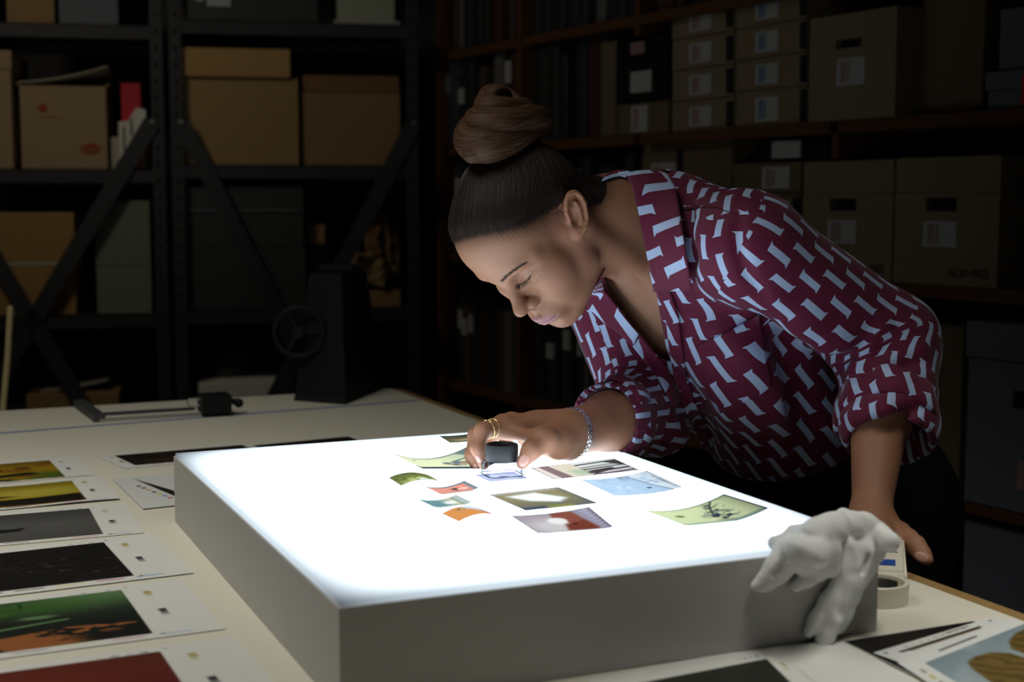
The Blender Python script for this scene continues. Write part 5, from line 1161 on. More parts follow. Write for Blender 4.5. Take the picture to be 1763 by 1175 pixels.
pdn = N_(Bd(0, 0, 0)-Bd(0, 0, .1))
nsl = len(shirt.ops)
hemP, hemN = Bd(0, 0, .038), N_(-av+.10*nv)
dL = N_(CUL-EL); dR = N_(CUR-ER)
sV, sQ = shirt.mesh(*gx(np.array([SHL, SHR, NB, EL, ER, CUL, CUR, Bd(.1, 0, .2), Bd(0, .1, -.03), Bd(0, -.1, -.03)]), .10), .0032)
sV = relax(sV, sQ, 2, .5)
inb = toB(sV)
armL = lambda P: np.clip(((P-SHL)@(EL-SHL))/((EL-SHL)@(EL-SHL)), 0, 1)
def dcap(P, a, b): t = np.clip(((P-a)@(b-a))/((b-a)@(b-a)), 0, 1); return np.linalg.norm(P-a-t[..., None]*(b-a), axis=-1), t
def seam_d(P):
    """> 0 on the sleeves, < 0 on the body of the shirt: signed distance to the armhole seams"""
    d1, t1 = dcap(P, SHL, EL); d2, t2 = dcap(P, EL, CUL); d3, t3 = dcap(P, SHR, ER); d4, t4 = dcap(P, ER, CUR)
    sl = np.minimum((P-SHL)@N_(N_(EL-SHL)+.55*Lv)+.012, .080-np.minimum(d1, d2)); sl = np.where(d2 < .085, np.maximum(sl, np.minimum(.085-d2, t1-.55)), sl)
    sr = np.minimum((P-SHR)@N_(N_(ER-SHR)-.55*Lv)-.005, .066-np.minimum(d3, d4)); sr = np.where(d4 < .08, np.maximum(sr, np.minimum(.08-d4, t3-.6)), sr)
    return np.maximum(sl, sr)
fc = sV[sQ].mean(1); reg = (seam_d(fc) > 0).astype(int); fb = toB(fc)
# opening at the neck: a narrow V down the front, and the neck itself; hem cut at the waist
APEX = .205
lim = np.interp(fb[:, 2], [APEX, APEX+.06, H0-.06, H0+.2], [0, .020, .050, .075])
LC = np.interp(fb[:, 2], [APEX, H0], [-.016, .0])
opening = (fb[:, 0] > .0) & (fb[:, 2] > APEX) & (np.abs(fb[:, 1]-LC) < lim) & (reg == 0)
top = (skin.eval(fc) < .004) & (fb[:, 2] > H0-.05) & (reg == 0)
dnk = N_(HC-NB); tn_ = (fc-NB)@dnk; rad_ = np.linalg.norm(fc-NB-tn_[:, None]*dnk, axis=1)
top |= (tn_ > .030) & (rad_ < .085) & (fb[:, 2] > H0-.08) & (reg == 0)
hem = ((fc-hemP)@hemN > 0) & (reg == 0)
sV, sQ, used_ = compact(sV, sQ, ~(opening | top | hem))
def even_border(V, Q, it=10):
    """cut edges run smoothly: relax only the open border of the cloth"""
    e = np.sort(np.concatenate([Q[:, [0, 1]], Q[:, [1, 2]], Q[:, [2, 3]], Q[:, [3, 0]]]), 1); u, c = np.unique(e, axis=0, return_counts=True); b = u[c == 1]
    n = len(V); a, d = np.r_[b[:, 0], b[:, 1]], np.r_[b[:, 1], b[:, 0]]; w = np.bincount(a, minlength=n); m = w >= 2
    for _ in range(it):
        S_ = np.stack([np.bincount(a, V[d, i], n) for i in range(3)], -1); V = V.copy(); V[m] += .5*(S_[m]/w[m][:, None]-V[m])
    return V
sV = even_border(sV, sQ)
def uv_body(P):
    b = toB(P); w = np.clip((b[:, 2]-.25)/.10, 0, 1); w = w*w*(3-2*w)*np.clip((b[:, 0]+.05)/.05, 0, 1)
    u = np.arctan2(b[:, 1], b[:, 0]+.02)*.172*(1-w)+b[:, 1]*1.25*w; v = b[:, 2]+w*.9*np.clip(.11-b[:, 0], 0, .12); r = math.radians(-6); u = u/1.18; v = v/1.18
    return np.stack([u*math.cos(r)-v*math.sin(r), u*math.sin(r)+v*math.cos(r)], -1)
def uv_sleeve(P):
    """round and along each sleeve; the two bones of an arm share one frame so the print runs on past the elbow"""
    best = np.full(len(P), 9.); out = np.zeros((len(P), 2))
    for (a, e, c, sg) in ((SHL, EL, CUL, 1), (SHR, ER, CUR, -1)):
        x = N_(np.cross(e-a, c-e)); d1, d2 = N_(e-a), N_(c-e); L1 = np.linalg.norm(e-a)
        w = np.clip(((P-e)@N_(d1+d2))/.05+.5, 0, 1)[:, None]; w = w*w*(3-2*w); d = d1*(1-w)+d2*w; d /= np.linalg.norm(d, axis=1)[:, None]; y = np.cross(d, x)
        q = P-e; v = (q*d).sum(1)+L1; ang = np.arctan2((q@x), -(q*y).sum(1)*sg)
        dd = np.minimum(dcap(P, a, e)[0], dcap(P, e, c)[0]); m = dd < best; best = np.minimum(best, dd); r = math.radians(-4)*sg; out[m, 0] = (ang*.066*math.cos(r)+v*math.sin(r))[m]; out[m, 1] = (ang*.066*math.sin(r)-v*math.cos(r))[m]
    return out
YK, yh_ = march(shirt, [1172, 1268], [363, 371], 1.4, 2.2); YM = N_(np.cross(YK[1]-YK[0], nv+.2*av)); YM = YM*np.sign(YM@(av-.6*nv))
print('yoke', YK, yh_, YM)
def uv_yoke(P): b = toB(P); r = math.radians(62); u = b[:, 0]*1.1+b[:, 2]*.5; v = b[:, 1]; return np.stack([u*math.cos(r)-v*math.sin(r), u*math.sin(r)+v*math.cos(r)], -1)
def uv_shirt_mesh(me, off=PO, seam=True):
    n = len(me.polygons); li = np.empty(len(me.loops), np.int32); me.loops.foreach_get('vertex_index', li); co = np.empty(len(me.vertices)*3); me.vertices.foreach_get('co', co); co = co.reshape(-1, 3)+off
    ls = np.empty(n, np.int32); lt_ = np.empty(n, np.int32); me.polygons.foreach_get('loop_start', ls); me.polygons.foreach_get('loop_total', lt_)
    fi = np.repeat(np.arange(n), lt_); c = np.stack([np.bincount(fi, co[li, i], n)/lt_ for i in range(3)], -1)
    for nm, fn, per_ in (('uv', uv_body, 1), ('uv_sleeve', uv_sleeve, 1), ('uv_yoke', uv_yoke, 1)):
        uf = fn(c)[fi]; uc = fn(co)[li]; far = (np.abs(uc-uf) > .12).any(1); uc[far] = uf[far]
        u = me.uv_layers.new(name=nm); u.data.foreach_set('uv', uc.astype(np.float32).ravel())
    for nm, val in (('seam', seam_d(co) if seam is True else np.full(len(co), float(seam))), ('yoke', (co-YK[0])@YM if seam is True else np.full(len(co), -1.))):
        at_ = me.attributes.new(nm, 'FLOAT', 'POINT'); at_.data.foreach_set('value', val.astype(np.float32))
class E_:                                          # tiny expression helper that writes Math nodes
    nt = None
    def __init__(s, v): s.v = v
    @staticmethod
    def op(o, *a):
        n = E_.nt.nodes.new('ShaderNodeMath'); n.operation = o
        for i, x in enumerate(a):
            x = x.v if isinstance(x, E_) else x
            if isinstance(x, (int, float)): n.inputs[i].default_value = x
            else: E_.nt.links.new(x, n.inputs[i])
        return E_(n.outputs[0])
    def __add__(s, o): return E_.op('ADD', s, o)
    __radd__ = __add__
    def __sub__(s, o): return E_.op('SUBTRACT', s, o)
    def __rsub__(s, o): return E_.op('SUBTRACT', o, s)
    def __mul__(s, o): return E_.op('MULTIPLY', s, o)
    __rmul__ = __mul__
def cloth_mat(name, base, mark):
    m, nt, p = new_mat(name); E_.nt = nt
    def uvof(n_): 
        k = nt.nodes.new('ShaderNodeUVMap'); k.uv_map = n_; return k.outputs[0]
    def attr(n_): 
        k = nt.nodes.new('ShaderNodeAttribute'); k.attribute_name = n_; return E_.op('GREATER_THAN', E_(k.outputs['Fac']), 0.0).v
    def pick(f_, a_, b_):
        k = nt.nodes.new('ShaderNodeMix'); k.data_type = 'VECTOR'; nt.links.new(f_, k.inputs[0]); nt.links.new(a_, k.inputs[4]); nt.links.new(b_, k.inputs[5]); return k.outputs[1]
    vec = pick(attr('seam'), pick(attr('yoke'), uvof('uv'), uvof('uv_yoke')), uvof('uv_sleeve'))
    sx = nt.nodes.new('ShaderNodeSeparateXYZ'); nt.links.new(vec, sx.inputs[0])
    u = E_(sx.outputs[0]); v = E_(sx.outputs[1]); A_ = math.radians(PAT_ROT)
    x = u*math.cos(A_)-v*math.sin(A_); y = u*math.sin(A_)+v*math.cos(A_)
    cw, ch = .0224, .0560
    cx_ = x*(1/cw); col_ = E_.op('FLOOR', cx_); par_ = E_.op('PINGPONG', col_, 1.0)
    lx = (cx_-col_-.5)*cw; sg = par_*2-1; lx = lx*sg
    cy_ = y*(1/ch)+par_*.5; ly = (cy_-E_.op('FLOOR', cy_)-.5)*ch
    hh = .0165; wv = .0045
    ly = ly+lx*.12
    bend = E_.op('MULTIPLY', E_.op('MULTIPLY', ly, ly), 2.0)*sg*0
    inside_y = E_.op('LESS_THAN', E_.op('ABSOLUTE', ly), hh)
    hornL = E_.op('MAXIMUM', ly-(hh-.0034), 0.0)*.85; hornR = E_.op('MAXIMUM', -1*ly-(hh-.0034), 0.0)*.85
    inx = E_.op('GREATER_THAN', lx+wv+hornL, 0.0)*E_.op('LESS_THAN', lx-wv-hornR, 0.0)
    f = inx*inside_y
    mx = nt.nodes.new('ShaderNodeMix'); mx.data_type = 'RGBA'; mx.inputs[6].default_value = (*base, 1); mx.inputs[7].default_value = (*mark, 1)
    nt.links.new(f.v, mx.inputs[0]); nt.links.new(mx.outputs[2], p.inputs['Base Color']); p.inputs['Roughness'].default_value = .7; p.inputs['Specular IOR Level'].default_value = .25
    p.inputs['Sheen Weight'].default_value = .15
    nz = nt.nodes.new('ShaderNodeTexNoise'); nz.inputs['Scale'].default_value = 1400; tcn = nt.nodes.new('ShaderNodeTexCoord'); nt.links.new(tcn.outputs['Object'], nz.inputs['Vector'])
    b = nt.nodes.new('ShaderNodeBump'); b.inputs['Strength'].default_value = .15; b.inputs['Distance'].default_value = .0004; nt.links.new(nz.outputs['Fac'], b.inputs['Height']); nt.links.new(b.outputs[0], p.inputs['Normal'])
    return m
PAT_ROT = 0.
M['cloth'] = cloth_mat('maroon_print_cloth', lin((98, 23, 56)), lin((176, 198, 236)))
M['cloth_shade'] = mat('maroon_cloth_shade', lin((58, 18, 32)), .8)  # darker cloth colour for the shadow line under the yoke
sh = pchild('shirt', sV, sQ, M['cloth']); uv_shirt_mesh(sh.data)
sd = sh.modifiers.new('cloth_thickness', 'SOLIDIFY'); sd.thickness = .0016; sd.offset = 1.
both = Field(); both.ops += [o for o in shirt.ops]+[o for o in skin.ops[NECK0:]]
# cloth laid on the shirt: collar, placket, pocket. Each is a grid between two edge lines, resting on the surface
def patch(name, e0, e1, nu, nv_, off, parent, lift=None, Y0=1.40, Y1=2.2, th=.0018, uvreg=-1., smooth_it=6, matn='cloth'):
    L0 = np.array(e0, float); L1 = np.array(e1, float)
    def samp(L, n):
        s_ = np.r_[0, np.cumsum(np.hypot(*np.diff(L[:, :2], axis=0).T))]; t = np.linspace(0, s_[-1], n); return np.stack([np.interp(t, s_, L[:, i]) for i in range(L.shape[1])], -1)
    a = samp(L0, nu); b_ = samp(L1, nu); w = np.linspace(0, 1, nv_); G = a[:, None]*(1-w)[None, :, None]+b_[:, None]*w[None, :, None]
    P, hit = march(both, G[..., 0].ravel(), G[..., 1].ravel(), Y0, Y1, off)
    Yv = np.where(hit, P[:, 1], np.nan).reshape(nu, nv_)
    # fill rays that miss the cloth from their neighbours, then smooth depth so the piece hangs as one sheet
    for _ in range(60):
        if not np.isnan(Yv).any(): break
        pad = np.pad(Yv, 1, constant_values=np.nan); nb_ = np.nanmean(np.stack([pad[:-2, 1:-1], pad[2:, 1:-1], pad[1:-1, :-2], pad[1:-1, 2:]]), 0); Yv = np.where(np.isnan(Yv), nb_, Yv)
    for _ in range(smooth_it):
        pad = np.pad(Yv, 1, mode='edge'); Yv = np.minimum(Yv, .5*Yv+.125*(pad[:-2, 1:-1]+pad[2:, 1:-1]+pad[1:-1, :-2]+pad[1:-1, 2:]))
    if lift is not None: Yv = Yv-lift(np.linspace(0, 1, nu)[:, None], w[None])
    V = np.array([[at(G[i, j, 0], G[i, j, 1], Yv[i, j]) for j in range(nv_)] for i in range(nu)]).reshape(-1, 3)
    i = np.arange(nu*nv_).reshape(nu, nv_); Q = np.stack([i[:-1, :-1], i[1:, :-1], i[1:, 1:], i[:-1, 1:]], -1).reshape(-1, 4)
    me = npmesh(name, V-PO, Q, True); o = link(name, me, parent, M[matn]); uv_shirt_mesh(me, PO, uvreg)
    m = o.modifiers.new('cloth_thickness', 'SOLIDIFY'); m.thickness = th; m.offset = 0.; return o
import warnings; warnings.filterwarnings('ignore')
def shift_uv(o, ang, du, dv_, layer='uv', k=1.):
    u = o.data.uv_layers[layer].data; a = np.empty(len(u)*2, np.float32); u.foreach_get('uv', a); a = a.reshape(-1, 2)*k; c, s = math.cos(ang), math.sin(ang)
    a = np.stack([a[:, 0]*c-a[:, 1]*s+du, a[:, 0]*s+a[:, 1]*c+dv_], -1); u.foreach_set('uv', a.astype(np.float32).ravel())
colL = patch('collar', [(1064, 298), (1078, 296), (1088, 318), (1098, 360), (1108, 410), (1117, 455), (1126, 503)], [(1120, 293), (1148, 299), (1164, 325), (1171, 370), (1178, 420), (1185, 462), (1191, 500)], 44, 16, .010, sh, lift=lambda u, w: .006*np.sin(w*math.pi))
shift_uv(colL, math.radians(78), 0, 0, k=.72)
colR = patch('collar', [(1041, 462), (1034, 480), (1040, 500), (1056, 520), (1075, 545), (1100, 575)], [(1012, 520), (1012, 530), (1024, 540), (1040, 556), (1062, 572), (1090, 596)], 30, 12, .006, sh, lift=lambda u, w: .003*np.sin(w*math.pi))
shift_uv(colR, math.radians(-34), .01, 0, k=.8)
colB = patch('collar_stand', [(1036, 312), (1050, 306), (1066, 302), (1080, 306), (1092, 330)], [(1046, 299), (1058, 294), (1072, 293), (1088, 297), (1100, 322)], 16, 6, .004, sh, Y0=1.5)
plk = patch('placket', [(1131, 500), (1146, 545), (1152, 600), (1160, 650), (1184, 715), (1212, 775)], [(1152, 498), (1168, 545), (1174, 600), (1180, 648), (1202, 708), (1228, 768)], 46, 7, .0035, sh, lift=lambda u, w: 0*u*w+.0004)
plr = patch('placket', [(1056, 520), (1085, 556), (1118, 596), (1150, 635), (1172, 690)], [(1040, 528), (1066, 566), (1098, 608), (1132, 650), (1160, 700)], 36, 6, .0035, sh)
shift_uv(plr, math.radians(-19), .004, .01)
pk = patch('chest_pocket', [(1198, 597), (1230, 582), (1270, 562), (1306, 543)], [(1240, 712), (1268, 700), (1298, 686), (1328, 668)], 30, 30, .0026, sh)
yk = patch('yoke_seam_shade', [(1172, 361), (1200, 357), (1235, 358), (1272, 371)], [(1172, 363), (1200, 359), (1235, 360), (1272, 373)], 30, 3, .0006, sh, matn='cloth_shade')  # dark strip stands in for the shadow along the yoke seam
# buttons
M['button'] = mat('maroon_button', lin((110, 34, 60)), .3)
for (x, y) in ((1166, 640), (1208, 745)):
    P, hit = march(both, x, y, 1.4, 2.2, .0055)
    if hit[0]:
        g = N_(np.array([both.eval((P[0]+e)[None])[0]-both.eval((P[0]-e)[None])[0] for e in np.eye(3)*.004]))
        b = MB(); b.cyl(P[0]-PO-g*.001, P[0]-PO+g*.0012, .0052, seg=16); b.build('button', M['button'], sh, True)
# rolled cuffs
def cuff(c, e, r, wdt, reg_):
    d = N_(c-e); x = N_(np.cross(d, [0, 0, 1.])); y = np.cross(d, x); n = 56; prof = [(-wdt, .001), (-wdt*.9, .006), (-wdt*.4, .0085), (0, .0075), (.004, .003), (0, -.004), (-wdt*.8, -.004)]
    V = []
    for i in range(n):
        t = i*2*math.pi/n; wob = .003*math.sin(3*t+1)+.0022*math.sin(7*t)
        for (h, o) in prof: V.append(c+d*(h+.010*math.sin(t*2+.7)*.6)+(x*math.cos(t)+y*math.sin(t))*(r+o+wob))
    k = len(prof); Q = [[i*k+j, ((i+1) % n)*k+j, ((i+1) % n)*k+(j+1) % k, i*k+(j+1) % k] for i in range(n) for j in range(k)]
    me = npmesh('rolled_cuff', np.array(V)-PO, np.array(Q), True); o = link('rolled_cuff', me, sh, M['cloth']); uv_shirt_mesh(me, PO, 1.); shift_uv(o, math.radians(20), .01, .02, 'uv_sleeve')
cuff(CUL, EL, .0560, .042, 2); cuff(CUR, ER, .046, .034, 4)
# ---- trousers and shoes
tr = Field()
BE(tr, (.004, 0, .035), (.098, .130, .075), .03); tr.ell(PV, (.122, .142, .125), BR_, .05)
for hp, kne, ank in legs: tr.chain([hp, kne, fz(ank, .06)], (.098, .072, .062), .04)
tr.warp(lambda P: .002*wnoise(P, 30, 8)); tr.half(Bd(0, 0, .072), av, .004)
tV, tQ = tr.mesh(*gx(np.array([Bd(0, 0, .09), PV, HIPL, HIPR, legs[0][2], legs[1][2]]), .16), .006)
pchild('trousers', relax(tV, tQ, 1), tQ, M['blackcloth'])
for hp, kne, ank in legs:
    f = Field(); f.cap(fz(ank, .045), fz(ank, .038)+fw*.03, .040, .038, .02).cap(fz(ank, .036), fz(ank, .028)+fw*.135, .036, .027, .02).half([0, 0, .002], [0, 0, -1])
    v, qd = f.mesh(*gx(np.array([ank, ank+fw*.17, fz(ank, 0)]), .06), .004); pchild('shoe', v, qd, M['black'])
# ---- jewellery, nails
ax_ = N_(WR-ER); bc_ = WR-ax_*.004; x_ = N_(np.cross(ax_, [0, 0, 1.])); y_ = np.cross(ax_, x_); b = MB(); n = 34
tiltv = ax_*.35
for i in range(n):
    t = i*2*math.pi/n; rad = .0310; c = bc_+(x_*math.cos(t)+y_*math.sin(t))*rad+ax_*(.0085*math.cos(t-2.3)); tx = -x_*math.sin(t)+y_*math.cos(t); rr_ = x_*math.cos(t)+y_*math.sin(t)
    Rm = Matrix([[float(a) for a in r] for r in np.stack([tx, rr_, ax_], 1)])
    for k in (-1, 0, 1):
        o_ = (i % 2)*.5
        b.box(c+ax_*k*.0037+tx*(.0012 if k == 0 else 0)-PO, (.0043, .0022, .0032), rot=Rm, bev=.0005)
b.build('bracelet', M['silver'], per)
def ring_at(p, q, t, r, tilt):
    c = p*(1-t)+q*t; d = N_(N_(q-p)+np.array(tilt)); x = N_(np.cross(d, [0, 0, 1.])); y = np.cross(d, x); return [c+(x*math.cos(a)+y*math.sin(a))*r-PO for a in np.linspace(0, 6.2832, 29)[:-1]]
f0 = [FD[0][0][0]-np.array([0, 0, .010])]+FD[0][0][1:]; b = MB(); b.tube(ring_at(f0[0], f0[1], .56, .0112, (.1, 0, .12)), .0007, 6, True); b.tube(ring_at(f0[0], f0[1], .72, .0108, (-.15, 0, -.18)), .0007, 6, True)
b.build('finger_ring', M['gold'], per, True)
eb = [Hd(*(EO+ef*.004+eu*-.018+eo*.010)), Hd(*(EO+ef*.002+eu*-.040+eo*.012))]
P0_, h0 = march(skin, [1008.5], [391], 1.5, 2.0, .0012); P1_, h1 = march(skin, [1001.5], [403.5], 1.5, 2.0, .0012)
b = MB(); b.tube([P0_[0]-PO, (P0_[0]+P1_[0])/2-PO, P1_[0]-PO], .0010, 8); b.build('earring', M['gold'], per, True)
M['nail'] = mat('nail_polish', lin((206, 160, 148)), .25, var=.02)
def nail(tip, prev, field, px, py, r=(.0050, .0072)):
    P, hit = march(field, px, py, 1.3, 2.0)
    if not hit[0]: print('nail miss', px, py); return
    g = N_(np.array([field.eval((P[0]+e)[None])[0]-field.eval((P[0]-e)[None])[0] for e in np.eye(3)*.0015])); d = N_(tip-prev); d = N_(d-g*(d@g)); s = np.cross(g, d)
    Rm = Matrix([[float(a) for a in r_] for r_ in np.stack([s, d, g], 1)]); b = MB(); b.ball(P[0]-PO-g*.0006, 1, (r[0], r[1], .0014), Rm, 14, 8); b.build('fingernail', M['nail'], per, True)
nail(thb[3], thb[2], hand, 902, 793, (.0056, .0080)); nail(FD[0][0][3], FD[0][0][2], hand, 824, 791, (.0030, .0055)); nail(FD[1][0][3], FD[1][0][2], hand, 819, 805, (.0028, .0050)); nail(tipL, hk[0], harm, 1586, 960, (.0056, .0085))
# ------------------------------------------------------------------ loupe
lp = thing('loupe', 'small magnifying loupe with black eyepiece and clear base under the fingers', 'loupe', (LP[0], LP[1], BZ+.0014), .35)
def clear_mat():
    m = bpy.data.materials.new('clear_acrylic'); m.use_nodes = True; nt = m.node_tree; nt.nodes.remove(nt.nodes['Principled BSDF']); out = nt.nodes['Material Output']
    t = nt.nodes.new('ShaderNodeBsdfTransparent'); lw = nt.nodes.new('ShaderNodeLayerWeight'); lw.inputs[0].default_value = .55; cr = nt.nodes.new('ShaderNodeValToRGB'); cr.color_ramp.elements[0].position = .22; cr.color_ramp.elements[0].color = (.90, .91, .95, 1); cr.color_ramp.elements[1].position = .92; cr.color_ramp.elements[1].color = (.07, .07, .09, 1)
    nt.links.new(lw.outputs['Facing'], cr.inputs[0]); nt.links.new(cr.outputs[0], t.inputs[0]); g = nt.nodes.new('ShaderNodeBsdfGlossy'); g.inputs['Roughness'].default_value = .06
    f = nt.nodes.new('ShaderNodeLayerWeight'); f.inputs[0].default_value = .25; mq = nt.nodes.new('ShaderNodeMath'); mq.operation = 'MULTIPLY'; mq.inputs[1].default_value = .4; nt.links.new(f.outputs['Fresnel'], mq.inputs[0]); mx = nt.nodes.new('ShaderNodeMixShader'); nt.links.new(mq.outputs[0], mx.inputs[0]); nt.links.new(t.outputs[0], mx.inputs[1]); nt.links.new(g.outputs[0], mx.inputs[2]); nt.links.new(mx.outputs[0], out.inputs[0]); return m
M['clear'] = clear_mat()
def rsq(r, c, n=6):
    P = []
    for q in range(4):
        for k in range(n+1): a = q*math.pi/2+k*math.pi/2/n; P.append(((r-c)*(1 if q in (0, 3) else -1)+c*math.cos(a), (r-c)*(1 if q < 2 else -1)+c*math.sin(a)))
    return P
def skirt(levels):
    V = []; F = []; n = None
    for (r, c, z) in levels: P = rsq(r, c); n = len(P); V += [(x, y, z) for x, y in P]
    k = len(levels)
    for i in range(k):
        for j in range(n): a = i*n+j; b_ = i*n+(j+1) % n; c = ((i+1) % k)*n+(j+1) % n; d = ((i+1) % k)*n+j; F.append((a, b_, c, d))
    return V, F
V, F = skirt([(.0212, .008, 0), (.0209, .0085, .004), (.0206, .010, .013), (.0196, .013, .0158), (.0176, .0160, .0168)])
n_ = 28; F = [f for f in F if max(f) < 5*n_ and not (min(f) < n_ and max(f) >= 4*n_)]
link('clear_base', pmesh('clear_base', V, F, True), lp, M['clear'])
b = MB(); P_ = rsq(.0212, .008); b.tube([(x, y, .0007) for x, y in P_], .0006, 6, True)
def tinted(): 
    m = bpy.data.materials.new('acrylic_edge'); m.use_nodes = True; nt = m.node_tree; nt.nodes.remove(nt.nodes['Principled BSDF']); t = nt.nodes.new('ShaderNodeBsdfTransparent'); t.inputs[0].default_value = (.40, .39, .46, 1); nt.links.new(t.outputs[0], nt.nodes['Material Output'].inputs[0]); return m
b.build('base_rim', tinted(), lp, True)
b = MB(); b.lathe([(.0188, .0165), (.0193, .0175), (.0193, .0345), (.0186, .0362), (.0168, .0368), (.0156, .0350), (.0150, .0322), (.0150, .0165)], seg=48); b.build('eyepiece', mat('matt_black_rubber', (.022, .025, .03), .55, bump=.1), lp, True)
b = MB(); b.lathe([(.0001, .0300), (.008, .0312), (.0149, .0318), (.0149, .0290), (.008, .0276), (.0001, .0270)], seg=32); b.build('lens', M['clear'], lp, True)

# ------------------------------------------------------------------ white cotton gloves hung over the lightbox corner
def cotton():
    m = mat('white_cotton', (.76, .77, .77), .9, var=.03, bump=.35, bscale=1200); p = m.node_tree.nodes['Principled BSDF']; p.inputs['Subsurface Weight'].default_value = .15; p.inputs['Subsurface Radius'].default_value = (.004, .004, .004); return m
M['cotton'] = cotton()
def fr(px, py, off): r, z = BOXFRONT.hit(px, py, off); return BOXFRONT.pt(r, z, off)
def tp(px, py, h): return onz(px, py, BZ+h)
def glove(label, chains, h=.0016, k=.012, seed=1, folds=(), tilt=0.):
    g = Field()
    for P, r in chains: g.chain(P, r, k)
    for P, r in folds: g.chain(P, r, .006, True)
    fa = BOXFRONT.d*math.cos(tilt)+np.array([0, 0, 1.])*math.sin(tilt)
    def pleat(P):
        ph = (P@fa)*2*math.pi/.017+1.8*wnoise(P, 55, seed+7)+seed; w = .5+.5*wnoise(P, 70, seed+9); return .0009*(np.abs(np.sin(ph*.5))-.6)*(.4+w)+.0008*wnoise(P, 130, seed)+.0005*wnoise(P, 420, seed+1)
    g.warp(pleat)
    A = np.concatenate([np.array(P) for P, r in chains]); lo, hi = gx(A, .03); v, qd = g.mesh(lo, hi, h); v = relax(v, qd, 1, .5)
    c = A.mean(0); o = link('cotton_glove', npmesh('cotton_glove', v-c, qd), None, M['cotton']); o.location = tuple(c); return tag(o, label, 'glove', 'pair of white cotton gloves')
glove('crumpled white cotton glove with fingers drooping left over the lightbox front', [
    ([tp(1378, 930, .012), tp(1405, 922, .022), tp(1432, 912, .022), tp(1450, 900, .014)], (.012, .015, .015, .012)),
    ([tp(1425, 905, .014), tp(1442, 897, .012), tp(1452, 890, .016), tp(1466, 892, .010)], (.009, .008, .008, .006)),
    ([tp(1350, 929, .012), tp(1368, 921, .016), tp(1392, 920, .018)], (.0065, .0085, .011)),
    ([tp(1333, 936, .0072), tp(1345, 936, .0075), tp(1362, 934, .009)], (.0068, .0066, .007)),
    ([tp(1362, 938, .010), tp(1376, 946, .012), tp(1405, 952, .010), tp(1430, 945, .008)], (.009, .012, .013, .011)),
    ([fr(1352, 952, -.008), fr(1385, 956, -.010), fr(1425, 956, -.010)], (.011, .014, .013)),
    ([fr(1352, 958, -.012), fr(1332, 980, -.011), fr(1312, 1002, -.0075), fr(1300, 1009, -.006)], (.0125, .0095, .0062, .0045)),
    ([fr(1362, 966, -.012), fr(1342, 988, -.010), fr(1322, 1007, -.007), fr(1312, 1012, -.006)], (.0105, .0085, .0062, .0048)),
    ([fr(1425, 978, -.012), fr(1408, 988, -.011), fr(1388, 1000, -.009), fr(1372, 1010, -.0085)], (.0078, .0072, .0068, .0060)),
    ([fr(1385, 968, -.008), fr(1405, 976, -.008), fr(1430, 975, -.010)], (.010, .011, .010)),
    ([fr(1375, 978, -.010), fr(1390, 982, -.011)], (.0055, .0050)),
    ], k=.0042, seed=3, tilt=1.0, folds=[([tp(1372, 941, .024), tp(1405, 940, .026), tp(1432, 930, .024)], (.0025, .0035, .002)), ([fr(1372, 964, -.0235), fr(1400, 966, -.0245), fr(1430, 964, -.023)], (.002, .0032, .002)), ([fr(1352, 966, -.021), fr(1330, 990, -.016)], (.0016, .0012)), ([tp(1395, 928, .037), tp(1425, 916, .037)], (.002, .002)), ([fr(1390, 950, -.026), fr(1420, 948, -.025)], (.0018, .0018))])
glove('long white cotton glove hanging down the front corner of the lightbox', [
    ([tp(1448, 915, .010), tp(1468, 905, .018), tp(1490, 905, .016), tp(1508, 914, .011)], (.010, .013, .012, .010)),
    ([tp(1500, 908, .010), tp(1520, 922, .009), tp(1532, 932, .008), fr(1534, 940, .004)], (.009, .0085, .0078, .007)),
    ([tp(1470, 892, .012), tp(1486, 896, .012), tp(1498, 905, .012)], (.006, .007, .008)),
    ([tp(1458, 922, .008), fr(1454, 948, -.007), fr(1456, 975, -.0105), fr(1458, 1005, -.012)], (.011, .0135, .0125, .0115)),
    ([tp(1488, 920, .008), fr(1480, 948, -.009), fr(1474, 975, -.012), fr(1466, 1005, -.013)], (.012, .0135, .0125, .0115)),
    ([tp(1508, 928, .004), fr(1506, 950, -.006), fr(1494, 975, -.009), fr(1480, 1000, -.011)], (.009, .0095, .009, .009)),
    ([fr(1458, 1000, -.013), fr(1444, 1030, -.0125), fr(1434, 1062, -.012), fr(1422, 1092, -.011), fr(1417, 1107, -.0105)], (.0120, .0112, .0102, .0085, .0080)),
    ([fr(1446, 1008, -.010), fr(1424, 1038, -.0085), fr(1405, 1066, -.0075), fr(1391, 1090, -.0065)], (.0090, .0078, .0066, .0054)),
    ([fr(1472, 1000, -.011), fr(1464, 1025, -.011), fr(1454, 1055, -.010), fr(1444, 1080, -.010)], (.0105, .0095, .0082, .0062)),
    ], k=.0042, seed=8, tilt=.25, folds=[([tp(1447, 925, .024), fr(1442, 950, -.020), fr(1446, 995, -.024)], (.002, .003, .002)), ([tp(1473, 922, .030), fr(1467, 950, -.024), fr(1466, 990, -.027)], (.0022, .0032, .002)), ([fr(1494, 950, -.019), fr(1482, 985, -.0215)], (.002, .0022)), ([fr(1444, 1018, -.026), fr(1424, 1058, -.021), fr(1407, 1098, -.018)], (.0018, .0028, .0030)), ([fr(1455, 1020, -.026), fr(1448, 1060, -.0225)], (.0016, .0014))])

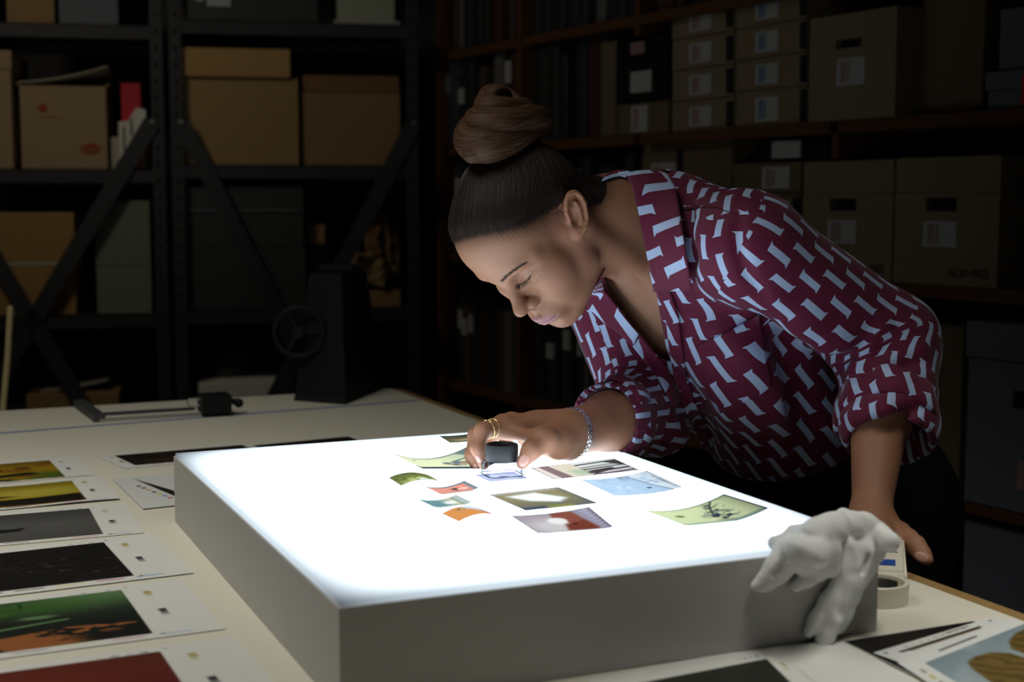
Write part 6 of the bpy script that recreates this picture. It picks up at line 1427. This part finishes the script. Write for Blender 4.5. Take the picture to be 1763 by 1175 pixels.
# ------------------------------------------------------------------ beside the lightbox: a printed white case and a tape ring
P = onz(1537, 1001, TZ); Pz = onz(1552, 972, TZ)
ca = math.atan2(Pz[1]-P[1], Pz[0]-P[0])
dsp = thing('dispenser_case', 'white plastic case with printed lines and a blue square beside the hand', 'case', (P[0], P[1], TZ+.0004), math.atan2(P[1], P[0])-math.pi/2+.04)
V = [(-.034, 0, 0), (.016, 0, 0), (.016, .085, 0), (-.034, .085, 0), (-.034, .004, .009), (.014, .004, .009), (.014, .083, .030), (-.034, .083, .030), (-.034, .045, .026), (.014, .045, .026)]
bm = bmesh.new(); vs_ = [bm.verts.new(v) for v in V]
for f in ((3, 2, 1, 0), (0, 1, 5, 4), (4, 5, 9, 8), (8, 9, 6, 7), (2, 3, 7, 6), (1, 2, 6, 9, 5), (0, 4, 8, 7, 3)): bm.faces.new([vs_[i] for i in f])
bmesh.ops.bevel(bm, geom=list(bm.edges), offset=.003, segments=2, affect='EDGES'); b = MB(); b.b.free(); b.b = bm; b.build('body', M['offwhite'], dsp, True)
sl = math.atan2(.017, .041); Rs = Matrix.Rotation(sl, 3, 'X')
def onslope(y): return .009+(y-.004)*(.017/.041)+.0004
b = MB(); b.box((-.006, .018, onslope(.018)), (.018, .010, .0012), rot=Rs); b.build('blue_square', M['bluebtn'], dsp)
b = MB()
for k in range(3): b.box((-.006-.001*k, .036+k*.0024, onslope(.036+k*.0024)), (.024-.004*k, .0007, .0006), rot=Rs)
for k in range(5):
    b.box((.002-k*.0036, .064, .0290), (.0024, .010 if k < 2 else .006, .0008), rot=Matrix.Rotation(.1, 3, 'X'))
b.build('printed_lines', M['ink'], dsp)['kind'] = 'stuff'
tc_ = onz(1508, 1034, TZ); tr_ = thing('tape_ring', 'off-white ring of tape lying flat behind the lightbox corner, holding clips', 'tape', (tc_[0], tc_[1], TZ+.0004))
b = MB(); b.lathe([(.0325, 0), (.0325, .0200), (.0318, .0206), (.0288, .0206), (.0282, .0200), (.0282, 0)], seg=56); b.build('band', M['offwhite'], tr_, True)
b = MB()
for k in range(26): a = math.pi*.15+k*.065; b.box((.0272*math.cos(a), .0272*math.sin(a), .011), (.0012, .0012, .010), rz=a)
b.build('printed_scale', M['ink'], tr_)['kind'] = 'stuff'
cg = MB()
for k in range(4): a = .7*k; cg.tube([(.012*math.cos(a)-.004, .012*math.sin(a), .003+.002*k), (.002*math.cos(a+1), .004, .004+.002*k), (-.012*math.cos(a)+.004, -.010*math.sin(a), .003+.002*k)], .0012, 6)
o = cg.build('paper_clips', M['clearplastic'], None, True); o.location = (tc_[0], tc_[1], TZ+.0006); tag(o, 'tangle of pale clips lying inside the tape ring', 'clips')
